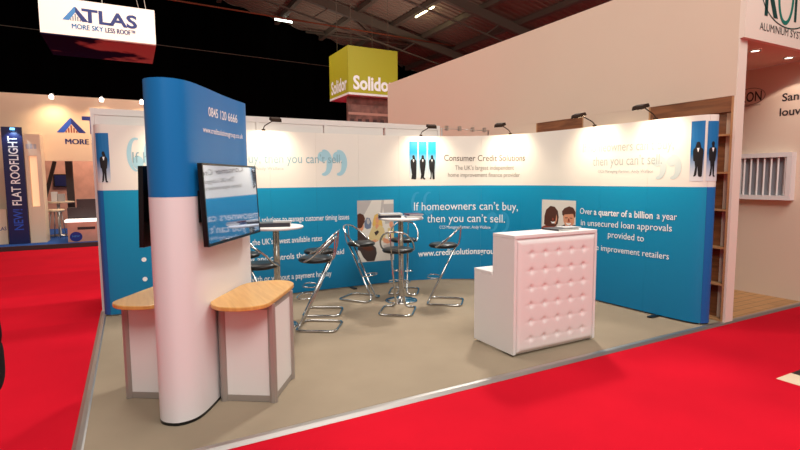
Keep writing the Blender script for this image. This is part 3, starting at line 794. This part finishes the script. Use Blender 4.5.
for bx in bcols:
    for bz_ in brows:
        if b0 is None:
            bm = NB(); lathe(bm, [(0, .006), (.006, .005), (.010, .001), (.011, -.003), (0, -.003)], 12)
            bmesh.ops.rotate(bm, verts=bm.verts[:], cent=(0, 0, 0), matrix=Matrix.Rotation(PI/2, 3, 'X'))
            b0 = obj('button', bm, M['leather'], pad); bb = b0
        else:
            bb = b0.copy(); COL.objects.link(bb); bb.parent = pad
        bb.matrix_parent_inverse = Matrix.Translation((-3.555, -3.77, 0)) @ Matrix.Translation((3.555, 3.77, 0))
        bb.location = (bx, Y0-.0125, bz_)

# ------------------------------------------------------------------ leaflets and magazines
def magazine(name, label, cat, x, y, z, rz, w, d, th, cover, group):
    t = root(name, label, cat, (x, y, z), rz, group); R = WM[t.name]
    bm = NB(); obox(bm, (0, 0, th/2), (w-.006, d-.006, th-.003), R); obj('pages', bm, M['paper'], t)
    bm = NB(); obox(bm, (0, 0, th-.0008), (w, d, .0015), R); obox(bm, (0, 0, .0008), (w, d, .0015), R); obox(bm, (-w/2+.001, 0, th/2), (.002, d, th), R); obj('cover', bm, M[cover], t)
    return t
magazine('brochure', 'dark brochure lying on the white reception counter', 'brochure', 3.80, 3.65, 1.1305, .05, .30, .21, .016, 'mag_dark', None)
magazine('brochure', 'pale brochure lying on the dark one on the reception counter', 'brochure', 3.90, 3.65, 1.147, -.12, .21, .15, .006, 'mag_light', None)

# ------------------------------------------------------------------ bistro tables
def table(label, x, y):
    t = root('poseur_table', label, 'table', (x, y, 0), 0, 'round white bar tables')
    bm = NB(); lathe(bm, [(0, 1.105), (.27, 1.105), (.298, 1.11), (.305, 1.122), (.298, 1.134), (.285, 1.138), (0, 1.138)], 48, (x, y, 0)); obj('table_top', bm, M['white'], t)
    bm = NB(); lathe(bm, [(.036, .06), (.036, 1.10), (.11, 1.10), (.11, 1.104), (0, 1.104)], 24, (x, y, 0)); obj('column', bm, M['chrome'], t)
    bm = NB(); lathe(bm, [(0, .001), (.22, .001), (.222, .008), (.2, .018), (.12, .032), (.055, .05), (.045, .07), (0, .07)], 48, (x, y, 0)); obj('base', bm, M['chrome'], t)
TR = (3.18, 5.89); TL = (1.415, 5.555)
TZ = 1.1385
table('round white bar table with magazines in front of the printed meeting photograph', *TR)
table('round white bar table next to the television on the tower', *TL)
g = 'magazines on the bar tables'
magazine('magazine', 'dark magazine overhanging the left side of the right bar table', 'magazine', TR[0]-.15, TR[1]+.04, TZ, 1.15, .21, .30, .032, 'mag_dark', g)
magazine('magazine', 'blue magazine lowest in the middle of the right bar table', 'magazine', TR[0]+.13, TR[1]-.11, TZ, -.4, .21, .28, .03, 'mag_blue', g)
magazine('magazine', 'pale magazine on top of the dark one, right bar table', 'magazine', TR[0]-.13, TR[1]+.05, TZ+.0335, -.3, .3, .21, .02, 'mag_light', g)
magazine('magazine', 'maroon magazine on top of the blue one, right bar table', 'magazine', TR[0]+.14, TR[1]-.10, TZ+.0315, -.2, .2, .26, .016, 'mag_red', g)
magazine('magazine', 'dark thick magazine on the left bar table', 'magazine', TL[0]-.02, TL[1]-.04, TZ, 1.25, .24, .34, .042, 'mag_dark', g)
magazine('magazine', 'pale magazine at the right edge of the left bar table', 'magazine', TL[0]+.06, TL[1]-.07, TZ+.0435, -.3, .2, .16, .014, 'mag_light', g)

# ------------------------------------------------------------------ bar stools
st = root('bar_stool', 'x', 'stool', (0, 0, 0), 0, 'chrome bar stools with black seats')
r = .0135
bm = NB()
path = fillet([(-.055, -.13, .735), (-.055, .215, r), (-.205, .215, r), (-.205, -.23, r), (.205, -.23, r), (.205, .215, r), (.055, .215, r), (.055, -.13, .735)], .085, 6)
tube(bm, path, r, seg=10); obj('frame', bm, M['chrome'], st)
bm = NB(); lathe(bm, [(0, .742), (.15, .742), (.18, .75), (.192, .765), (.188, .783), (.165, .797), (.1, .802), (0, .80)], 32, (0, .025, 0)); obj('seat', bm, M['black_vinyl'], st)
bm = NB()
arch = [(-.19, .11, .765), (-.205, .02, .81), (-.195, -.08, .90), (-.135, -.17, .985), (-.05, -.205, 1.015), (.05, -.205, 1.015), (.135, -.17, .985), (.195, -.08, .90), (.205, .02, .81), (.19, .11, .765)]
tube(bm, catmull(arch, 5), .011, seg=8)
obj('back_hoop', bm, M['chrome'], st)
for sx in (-1, 1):
    bm = NB(); tube(bm, catmull([(.045*sx, -.12, .735), (.046*sx, -.17, .78), (.048*sx, -.195, .87), (.05*sx, -.206, 1.012)], 5), .008, seg=6); obj('back_bar', bm, M['chrome'], st)
bm = NB(); zf = .34; yf = -.13+.345*(.735-zf)/.722
tube(bm, catmull([(-.058, yf, zf), (-.12, yf+.05, zf+.005), (-.13, yf+.13, zf+.01), (-.07, yf+.17, zf+.012), (.07, yf+.17, zf+.012), (.13, yf+.13, zf+.01), (.12, yf+.05, zf+.005), (.058, yf, zf)], 5), .008, seg=6); obj('footrest', bm, M['chrome'], st)
kids = [o for o in bpy.data.objects if o.parent == st]
def place(o, x, y, fx, fy, label):
    o.location = (x, y, .0005); o.rotation_euler = (0, 0, math.atan2(fy, fx)-PI/2); o['label'] = label
spots = [(1.80, 5.27, -.38, .255, 'bar stool right of the left table, nearest the camera'),
         (2.04, 5.83, -.40, .22, 'bar stool right of the left table, half hidden behind the nearest stool'),
         (1.12, 5.17, .85, .5, 'bar stool left of the left table, just behind the television'),
         (1.12, 6.02, .55, -.8, 'bar stool mostly hidden behind the television, at the far side'),
         (3.64, 5.51, -.37, .31, 'bar stool right of the right table, facing left'),
         (2.87, 5.41, .25, .33, 'bar stool in front of the right table, seen from behind'),
         (2.74, 6.27, .27, -.36, 'bar stool left of the right table, before the printed photograph'),
         (3.46, 6.32, -.28, -.42, 'bar stool behind the right table, next to the display wall')]
for i, (x, y, fx, fy, lab) in enumerate(spots):
    if i == 0: o = st
    else:
        o = st.copy(); COL.objects.link(o)
        for ch in kids:
            c = ch.copy(); COL.objects.link(c); c.parent = o
    place(o, x, y, fx, fy, lab)

# ------------------------------------------------------------------ hanging sign of the lime cube and its booth panel
t = root('hanging_cube_sign', 'lime green cube sign hanging near the roof', 'hanging sign', (6.15, 13.7, 3.97))
bm = NB(); box(bm, (5.42, 13, 4.03), (6.95, 14.45, 5.28)); obj('cube', bm, M['lime'], t)
bm = NB(); box(bm, (5.42, 13, 3.97), (6.95, 14.45, 4.029)); obj('underside', bm, M['white'], t)
bm = NB(); text(bm, 'Solidor', lambda x, z: Vector((x, 12.994, z)), 5.56, 6.84, 4.13, .37, .035, 4.135); obj('lettering', bm, M['txt_white'], t)
bm = NB(); text(bm, 'Solidor', lambda x, z: Vector((5.414, -x, z)), -14.3, -13.1, 4.13, .37, .03); obj('lettering', bm, M['txt_white'], t)
for x, y in ((5.6, 13.2), (6.75, 13.2), (5.6, 14.25), (6.75, 14.25)):
    bm = NB(); tube(bm, [(x, y, 5.28), (x, y, roof_z(x)-.1)], .008, seg=5); obj('cable', bm, M['steel'], t)
t = root('printed_panel', 'sepia printed building panel below the lime cube sign', 'panel', (6.3, 13.3, 0))
bm = NB(); box(bm, (5.5, 13.25, -.02), (7.2, 13.35, 3.95)); obj('board', bm, mat('sepia_print', (116, 76, 66), .6, noise=.45, nscale=6), t)
bm = NB()
F = lambda x, z: Vector((x, 13.247, z))
for k in range(7):
    x = 5.56+k*.235
    for z in (2.5, 3.07): patch(bm, x, x+.12, z, z+.28, F, 1, 1)
obj('printed_windows', bm, mat('sepia_dark', (62, 36, 34), .6), t)
bm = NB(); patch(bm, 5.51, 7.19, 3.46, 3.53, F, 1, 1); patch(bm, 5.51, 7.19, 2.95, 2.99, F, 1, 1); obj('printed_cornice', bm, mat('sepia_light', (178, 128, 112), .6), t)

# ------------------------------------------------------------------ hanging roof sign (left)
t = root('hanging_box_sign', 'large white backlit box sign hanging in front of the dark drape', 'hanging sign', (-.4, 13, 4.5))
SX0, SX1, SY0, SY1, SZ0, SZ1 = -1.36, .645, 12., 13.88, 4.5, 5.2
OX, OY, OZ = t.location
bm = NB(); box(bm, (SX0, SY0, SZ0+.004), (SX1, SY1, SZ1)); obj('light_box', bm, M['signwhite'], t)
bm = NB(); box(bm, (SX0-OX, SY0-OY, SZ0-OZ-.02), (SX1-OX, SY1-OY, SZ0-OZ+.003)); obj('underside', bm, M['cloud'], t, world=False)
SF = lambda x, z: Vector((x, SY0-.006, z))
sx = lambda p: SX0+(p-58)/655.*(SX1-SX0)       # helper: breadth across the face
def szz(v): return v
# roof-shaped emblem: blue chevron, grey bars
def emblem(x0, x1, z0, z1, fn, parent, ca, cb, cg):
    c = (x0+x1)/2; h = z1-z0; w = (x1-x0)/2
    bm = NB(); poly(bm, [(x0, z0), (x0+.5*w, z0), (c+.02*w, z0+.6*h), (c+.02*w, z1), (c-.05*w, z1)], fn); obj('emblem', bm, M[ca], parent)
    bm = NB(); poly(bm, [(x1, z0), (x1-.5*w, z0), (c-.02*w+.04*w, z0+.6*h), (c+.02*w, z1), (c+.05*w, z1)], fn); obj('emblem', bm, M[cb], parent)
    bm = NB()
    for k in range(5):
        xx = c-.36*w+k*.18*w; hh = .5*h*(1-abs(xx-c)/(.5*w))
        patch(bm, xx-.05*w, xx+.05*w, z0, z0+max(.05*h, hh), fn, 1, 1)
    obj('emblem_bars', bm, M[cg], parent)
emblem(-.99, -.55, 4.79, 5.06, SF, t, 'atlas_sky', 'navy', 'atlas_grey')
bm = NB(); text(bm, 'TLAS', SF, -.66, .31, 4.795, .26, .03, 4.78); obj('lettering', bm, M['navy'], t)
bm = NB(); text(bm, 'MORE SKY', SF, -.832, -.302, 4.64, .1, 0); text(bm, 'MORE SKY', SF, -.84, -.31, 4.64, .1, 0); obj('lettering', bm, M['atlas_sky'], t)
bm = NB(); text(bm, 'LESS ROOF\u2122', SF, -.262, .268, 4.635, .1, 0); text(bm, 'LESS ROOF\u2122', SF, -.27, .26, 4.635, .1, 0); obj('lettering', bm, M['navy'], t)
for x, y, dx in ((-1.2, 12.2, .3), (.5, 12.2, -.5), (.5, 13.6, -.9), (-1.2, 13.6, .2), (-.3, 12.2, -.15)):
    bm = NB(); tube(bm, [(x, y, 5.2), (x+dx, y, 9.5)], .008, seg=5); obj('cable', bm, M['alu'], t)

# ------------------------------------------------------------------ roof-window company booth at far left
bm = NB(); box(bm, (-9, 15., -.02), (1.6, 20.4, .06)); struct(obj('floor_stage', bm, M['bluecarpet']))
bm = NB(); box(bm, (-9, 14.93, -.02), (1.6, 14.999, .09)); struct(obj('trim_5', bm, M['dk_brown']))
AW = 16.5
bm = NB(); box(bm, (-9, AW, .061), (-2.12, AW+.15, 3.95)); box(bm, (-2.119, AW, 2.2), (.9, AW+.15, 3.95)); box(bm, (.2, AW, .061), (.9, AW+.15, 2.199)); struct(obj('wall_atlas', bm, M['cream']))
bm = NB(); box(bm, (-4, 20.2, .061), (1.4, 20.3, 3.0)); struct(obj('wall_atlas_back', bm, M['salmon']))
AF = lambda x, z: Vector((x, AW-.006, z))
t = root('wall_emblem', 'blue roof shaped emblem with lettering on the cream booth wall', 'logo', (-1., AW-.01, 3.))
emblem(-1.66, -.98, 2.97, 3.36, AF, t, 'atlas_blue', 'navy', 'p_red')
bm = NB(); text(bm, 'TLAS', AF, -1.06, .65, 2.97, .46, .04); obj('lettering', bm, M['navy'], t)
bm = NB(); text(bm, 'MORE SKY LESS ROOF', AF, -1.466, .564, 2.66, .15, 0); text(bm, 'MORE SKY LESS ROOF', AF, -1.48, .55, 2.66, .15, 0); obj('lettering', bm, M['navy'], t)
# navy sign pillar
t = root('sign_pillar', 'narrow navy sign panel with vertical lettering at far left', 'sign', (-2.53, 15.8, .06))
bm = NB(); box(bm, (-2.74, 15.78, .061), (-2.32, 15.84, 3.01)); obj('panel', bm, M['navy_dk'], t)
PF = lambda x, z: Vector((-2.43-z, 15.775, x))
bm = NB(); text(bm, 'FLAT ROOFLIGHT', PF, 1.05, 2.78, 0, .2, .012); obj('lettering', bm, M['txt_white'], t)
bm = NB(); text(bm, 'NEW!', PF, .42, .95, 0, .2, .012); obj('lettering', bm, M['atlas_blue'], t)
bm = NB(); lathe(bm, [(0, -.05), (.05, -.05), (.05, 0), (0, .0)], 14, (-2.5, 15.72, 2.98)); obj('spot_lamp', bm, M['blue_led'], t)
L = bpy.data.lights.new('sign_spot', 'SPOT'); L.energy = 9; L.color = (.5, .8, 1.); L.spot_size = 1.5; L.shadow_soft_size = .03
lo = link(bpy.data.objects.new('sign_spot', L)); lo.location = (-2.5, 15.62, 2.92); lo.rotation_euler = Vector((0, .16, -.25)).to_track_quat('-Z', 'Y').to_euler()
t = root('white_pillar', 'cream pillar with a tall lit niche beside the navy sign', 'pillar', (-2.14, 16.1, .06))
bm = NB(); box(bm, (-2.31, 15.86, .061), (-2.23, 16.49, 2.85)); box(bm, (-2.06, 15.86, .061), (-1.97, 16.49, 2.85)); box(bm, (-2.229, 15.86, .061), (-2.061, 16.49, 1.0)); box(bm, (-2.229, 15.86, 2.3), (-2.061, 16.49, 2.85)); obj('body', bm, M['cream'], t)
bm = NB(); box(bm, (-2.229, 16.0, 1.001), (-2.061, 16.02, 2.299)); obj('niche_back', bm, M['niche'], t)
bm = NB()
for k in range(3): patch(bm, -2.27+k*.08, -2.21+k*.08, 2.48, 2.6, lambda x, z: Vector((x, 15.856, z)), 1, 1)
obj('printed_mark', bm, M['p_bg2'], t)
# low side board
bm = NB(); box(bm, (-3.3, 15.9, .061), (-2.78, 15.98, .95)); t = tag(obj('low_board', bm, M['cream']), 'low cream board left of the navy sign', 'board')
bm = NB(); text(bm, 'ATLAS', lambda x, z: Vector((x, 15.895, z)), -3.1, -2.8, .42, .09, .01); obj('lettering', bm, M['navy'], t)
# spot lamps on the wall top
for X, lab in ((-1.68, 'small bright spot lamp on the wall top above the emblem'), (-.55, 'small bright spot lamp on the wall top beside the stand corner'), (.42, 'small bright spot lamp on the wall top by the blue tower')):
    t = root('spot_lamp', lab, 'lamp', (X, 16.1, 3.9), 0, 'spot lamps on the cream wall')
    bm = NB(); tube(bm, [(X, AW+.05, 3.95), (X, AW+.0, 4.0), (X, 16.1, 3.92)], .015, seg=6); obj('arm', bm, M['alu'], t)
    bm = NB(); lathe(bm, [(0, -.06), (.045, -.06), (.055, .0), (.03, .05), (0, .05)], 14, (X, 16.08, 3.86)); obj('bulb', bm, M['bulb'], t)
    L = bpy.data.lights.new('wall_spot', 'SPOT'); L.energy = 40; L.color = (1., .72, .45); L.spot_size = 2.2; L.spot_blend = .9; L.shadow_soft_size = .05
    lo = link(bpy.data.objects.new('wall_spot', L)); lo.location = (X, 16.0, 3.78); lo.rotation_euler = Vector((0, .45, -.9)).to_track_quat('-Z', 'Y').to_euler()
# things inside the booth
t = root('wall_screen', 'black monitor on the salmon wall inside the far booth', 'monitor', (-2.0, 20.1, 1.5))
bm = NB(); box(bm, (-2.2, 20.1, 1.46), (-1.68, 20.16, 1.88)); obj('case', bm, M['bezel'], t)
bm = NB(); box(bm, (-2.17, 20.09, 1.49), (-1.71, 20.099, 1.85)); obj('screen', bm, M['navy_dk'], t)
bm = NB(); box(bm, (-1.66, 18.0, .061), (-1.48, 18.2, 3.0)); tag(obj('dark_post', bm, M['dk_brown']), 'dark square post inside the far booth', 'post')
t = root('booth_counter', 'dark counter with white lit edge and printed front in the far booth', 'counter', (-.8, 15.5, .06))
bm = NB(); box(bm, (-1.47, 15.5, .061), (.2, 15.9, .58)); obj('body', bm, M['dk_brown'], t)
bm = NB(); box(bm, (-1.52, 15.44, .581), (.22, 15.98, .64)); obj('lit_edge', bm, M['white_light'], t)
bm = NB(); box(bm, (-1.50, 16.05, .061), (.2, 16.3, .93)); box(bm, (-1.28, 16.06, .93), (.2, 16.3, 1.16)); obj('back_unit', bm, M['dk_brown'], t)
bm = NB(); box(bm, (-1.47, 15.485, .063), (.2, 15.499, .58)); fr = obj('printed_front', bm, M['salmon'], t)
bm = NB(); poly(bm, ell(-1.29, .2, .14, .13), lambda x, z: Vector((x, 15.482, z))); obj('badge', bm, M['navy'], fr)
bm = NB(); text(bm, 'NEW', lambda x, z: Vector((x, 15.48, z)), -1.37, -1.21, .19, .05, 0); obj('lettering', bm, M['atlas_sky'], fr)
bm = NB(); box(bm, (-1.25, 15.482, .38), (-.85, 15.4845, .45)); obj('printed_band', bm, M['dk_brown'], fr)
t = root('small_table', 'small pale table inside the far booth', 'table', (-1.85, 17.6, .06))
bm = NB(); lathe(bm, [(0, 1.02), (.4, 1.02), (.4, 1.06), (0, 1.06)], 24, (-1.85, 17.6, 0)); obj('table_top', bm, M['cream'], t)
bm = NB(); lathe(bm, [(0, .061), (.28, .061), (.28, .08), (.04, .1), (.04, 1.02)], 20, (-1.85, 17.6, 0)); obj('pedestal', bm, M['alu'], t)
t = root('booth_stool', 'pale stool in front of the small table, far booth', 'stool', (-1.85, 16.95, .06))
bm = NB(); lathe(bm, [(0, .80), (.2, .80), (.22, .83), (.2, .87), (0, .87)], 20, (-1.85, 16.95, 0)); obj('seat', bm, M['cream'], t)
for k in range(4):
    a = k*PI/2+.4; bm = NB(); tube(bm, [(-1.85+.12*math.cos(a), 16.95+.12*math.sin(a), .80), (-1.85+.22*math.cos(a), 16.95+.22*math.sin(a), .065)], .014, seg=6); obj('leg', bm, M['alu'], t)
bm = NB(); bar(bm, (-2.55, 18.4, .06), (-1.95, 18.4, 2.25), .1, .1); tag(obj('leaning_post', bm, M['dk_brown']), 'dark slanting post at the left inside the far booth', 'post')
t = root('shop_display', 'white boxes stacked on the small table in the far booth', 'boxes', (-1.85, 17.6, 1.06))
bm = NB(); box(bm, (-2.0, 17.5, 1.061), (-1.86, 17.7, 1.34)); obj('box', bm, M['white'], t)
bm = NB(); box(bm, (-1.85, 17.5, 1.061), (-1.68, 17.7, 1.28)); obj('box', bm, M['p_bg2'], t)
L = bpy.data.lights.new('booth_light', 'AREA'); L.energy = 60; L.size = 2.; L.color = (1, .8, .62)
lo = link(bpy.data.objects.new('booth_light', L)); lo.location = (-1., 18.6, 3.2)

# ------------------------------------------------------------------ person at the very left edge
def person():
    V = []; E = []; R = []
    def v(p, r, par=None):
        V.append(p); R.append(r)
        if par is not None: E.append((par, len(V)-1))
        return len(V)-1
    pel = v((0, 0, .96), .145); sp = v((0, .01, 1.12), .135, pel); ch = v((0, 0, 1.30), .15, sp); up = v((0, -.01, 1.42), .11, ch); nk = v((0, 0, 1.50), .058, up); hb = v((0, .015, 1.57), .065, nk)
    hd = v((0, .025, 1.65), .088, hb); ht = v((0, .015, 1.735), .06, hd)
    for s in (-1, 1):
        hip = v((.09*s, 0, .88), .105, pel); kn = v((.105*s, .015, .50), .066, hip); an = v((.11*s, -.02, .10), .045, kn); toe = v((.125*s, .17, .05), .038, an)
        sh = v((.175*s, -.005, 1.41), .068, up)
        if s > 0:
            el = v((.235, -.05, 1.12), .048, sh); wr = v((.15, .17, 1.02), .032, el); pa = v((.105, .245, 1.015), .036, wr); fdir = (-.55, .8, -.1)
        else:
            el = v((-.235, -.03, 1.12), .048, sh); wr = v((-.25, .05, .87), .032, el); pa = v((-.25, .07, .79), .036, wr); fdir = (0, .12, -1)
        f = Vector(fdir).normalized(); side = f.cross(Vector((0, 0, 1)) if s > 0 else Vector((1, 0, 0))).normalized()
        P = Vector(V[pa])
        for k, L in ((-1.5, .075), (-.5, .09), (.5, .085), (1.5, .065)):
            a = v(tuple(P+side*k*.019+f*.03), .0095, pa); b = v(tuple(P+side*k*.021+f*(.03+L*.5)+Vector((0, .004, -.006))), .009, a); v(tuple(P+side*k*.021+f*(.03+L)+Vector((0, .012, -.02 if s > 0 else 0))), .0075, b)
        a = v(tuple(P-side*.04-f*.02), .011, pa); v(tuple(P-side*.055+f*.035), .009, a)
    me = bpy.data.meshes.new('person'); me.from_pydata(V, E, []); o = bpy.data.objects.new('person', me); COL.objects.link(o)
    o.modifiers.new('skin', 'SKIN').use_smooth_shade = True
    for i, q in enumerate(R): me.skin_vertices[0].data[i].radius = (q, q*.78 if i < 5 else q)
    me.skin_vertices[0].data[0].use_root = True
    ss = o.modifiers.new('s', 'SUBSURF'); ss.levels = 2; ss.render_levels = 2
    dg = bpy.context.evaluated_depsgraph_get(); m2 = bpy.data.meshes.new_from_object(o.evaluated_get(dg))
    bpy.data.objects.remove(o)
    for q in ('cloth', 'skin', 'shoe'): m2.materials.append(M[q])
    wr1, wr2 = Vector((.13, .20, 1.02)), Vector((-.25, .06, .84))
    for p in m2.polygons:
        c = p.center; p.use_smooth = True
        if c.z > 1.50 or (c-Vector((.105, .26, 1.01))).length < .10 and c.y > .2 or (c-Vector((-.25, .1, .74))).length < .12 and c.z < .85 and c.x < -.17: p.material_index = 1
        elif c.z < .11: p.material_index = 2
    o = link(bpy.data.objects.new('person', m2)); WM[o.name] = Matrix.Identity(4)
    return o
pr = person(); tag(pr, 'person in black clothing at the extreme left edge, mostly out of view', 'person')
# hair, face and long jacket
bm = NB(); bmesh.ops.create_uvsphere(bm, u_segments=20, v_segments=14, radius=1)
for q in bm.verts: q.co = Vector((q.co.x*.092, q.co.y*.108-.008, q.co.z*.10+1.685))
bmesh.ops.delete(bm, geom=[q for q in bm.verts if q.co.y > .055 and q.co.z < 1.74 or q.co.z < 1.61], context='VERTS')
obj('hair', bm, M['hair'], pr, smooth=True, world=False)
bm = NB(); lathe(bm, [(.0, 0), (.014, .004), (.01, .03), (.004, .045)], 8, (0, .108, 1.64)); obj('nose', bm, M['skin'], pr, smooth=True, world=False)
for s in (-1, 1):
    bm = NB(); bmesh.ops.create_uvsphere(bm, u_segments=10, v_segments=8, radius=.011, matrix=Matrix.Translation((.032*s, .098, 1.682))); obj('eye', bm, M['txt_white'], pr, smooth=True, world=False)
    bm = NB(); bmesh.ops.create_uvsphere(bm, u_segments=10, v_segments=8, radius=.02, matrix=Matrix.Translation((.09*s, .01, 1.665)) @ Matrix.Diagonal((.4, .8, 1.5, 1))); obj('ear', bm, M['skin'], pr, smooth=True, world=False)
bm = NB(); bmesh.ops.create_uvsphere(bm, u_segments=10, v_segments=8, radius=.022, matrix=Matrix.Translation((0, .099, 1.612)) @ Matrix.Diagonal((1, .3, .3, 1))); obj('mouth', bm, M['p_red'], pr, smooth=True, world=False)
bm = NB(); lathe(bm, [(.17, .80), (.18, .9), (.168, 1.0), (.158, 1.1), (.165, 1.2), (.17, 1.3)], 28); 
for q in bm.verts: q.co.y *= .75
o = obj('jacket', bm, M['cloth'], pr, smooth=True, world=False); o.modifiers.new('s', 'SOLIDIFY').thickness = .012
PLOC = Vector((-.69, 2.2, -.02))
pr.location = PLOC
# black shoulder bag on the hip
t = root('shoulder_bag', 'black bag at the hip of the person at the left edge', 'bag', PLOC+Vector((.2, .02, .93)))
bm = NB(); bmesh.ops.create_uvsphere(bm, u_segments=20, v_segments=14, radius=1)
for q in bm.verts:
    q.co = Vector((math.copysign(abs(q.co.x)**.6, q.co.x)*.036, math.copysign(abs(q.co.y)**.6, q.co.y)*.13, math.copysign(abs(q.co.z)**.6, q.co.z)*.10))+PLOC+Vector((.218, .0, 1.03-.02))
obj('bag_body', bm, M['cloth'], t, smooth=True)
bm = NB(); tube(bm, catmull([tuple(PLOC+Vector(p)) for p in ((.2, -.12, 1.08), (.1, -.17, 1.28), (-.1, -.11, 1.45), (-.13, 0, 1.475), (-.08, .12, 1.38), (.1, .16, 1.22), (.2, .12, 1.08))], 6), .012, seg=6); obj('strap', bm, M['cloth'], t)

# ------------------------------------------------------------------ lights of the hall, plus added roof fill
def area(loc, e, size, col, tgt=None):
    L = bpy.data.lights.new('high_bay', 'AREA'); L.energy = e; L.size = size; L.color = col
    o = link(bpy.data.objects.new('high_bay', L)); o.location = loc
    if tgt: o.rotation_euler = (Vector(tgt)-Vector(loc)).to_track_quat('-Z', 'Y').to_euler()
area((-1, -2.5, 8), 430, 4, (1, .97, .90), (2.5, 4, 0))
area((4.2, -1, 8.5), 300, 4, (1, .97, .90), (4, 4, 0))
area((7.2, 8.3, 8.2), 520, .9, (1, .96, .88), (4, 4, 0))
area((0, 8, 8.5), 240, 3, (1, .92, .82))
area((2, 15, 8.3), 220, 4, (1, .9, .8))
for loc, e in (((6, 17, 6.8), 90), ((11, 20, 6.2), 110), ((12, 12, 6.5), 90), ((9, 25, 7), 80)):  # unseen spots added below the roof, aimed up to brighten it
    L = bpy.data.lights.new('roof_fill', 'SPOT'); L.energy = e*1.25; L.color = (1, .9, .78); L.shadow_soft_size = .3; L.spot_size = 2.6; L.spot_blend = 1
    lo = link(bpy.data.objects.new('roof_fill', L)); lo.location = loc; lo.rotation_euler = (PI, 0, 0)
L = bpy.data.lights.new('soffit', 'SPOT'); L.energy = 9; L.spot_size = 2.0; L.color = (1, .85, .72)
lo = link(bpy.data.objects.new('soffit', L)); lo.location = (7.36, 3.36, 3.09)
w = bpy.data.worlds.new('hall'); scene.world = w; w.use_nodes = True
w.node_tree.nodes['Background'].inputs[0].default_value = (1, .93, .86, 1); w.node_tree.nodes['Background'].inputs[1].default_value = .2

# ------------------------------------------------------------------ camera
f_, hor, roll, vpx = 501., 178.72, .00716, 130.5
yaw = math.atan((400-vpx)/f_); pit = math.atan((225-hor)/f_)
fw = Vector((math.sin(yaw)*math.cos(pit), math.cos(yaw)*math.cos(pit), -math.sin(pit)))
r0 = Vector((math.cos(yaw), -math.sin(yaw), 0)); u0 = r0.cross(fw)
rt = r0*math.cos(roll)-u0*math.sin(roll); up = u0*math.cos(roll)+r0*math.sin(roll)
cam = bpy.data.cameras.new('camera'); cam.sensor_width = 36; cam.lens = f_/800*36; cam.clip_start = .05; cam.clip_end = 200
co = link(bpy.data.objects.new('camera', cam))
Mx = Matrix((rt, up, -fw)).transposed().to_4x4(); Mx.translation = (0, 0, 1.65); co.matrix_world = Mx
scene.camera = co
scene.view_settings.view_transform = 'Standard'; scene.view_settings.look = 'None'
scene.view_settings.gamma = 1; scene.view_settings.use_curve_mapping = False
scene.view_settings.exposure = 0.28
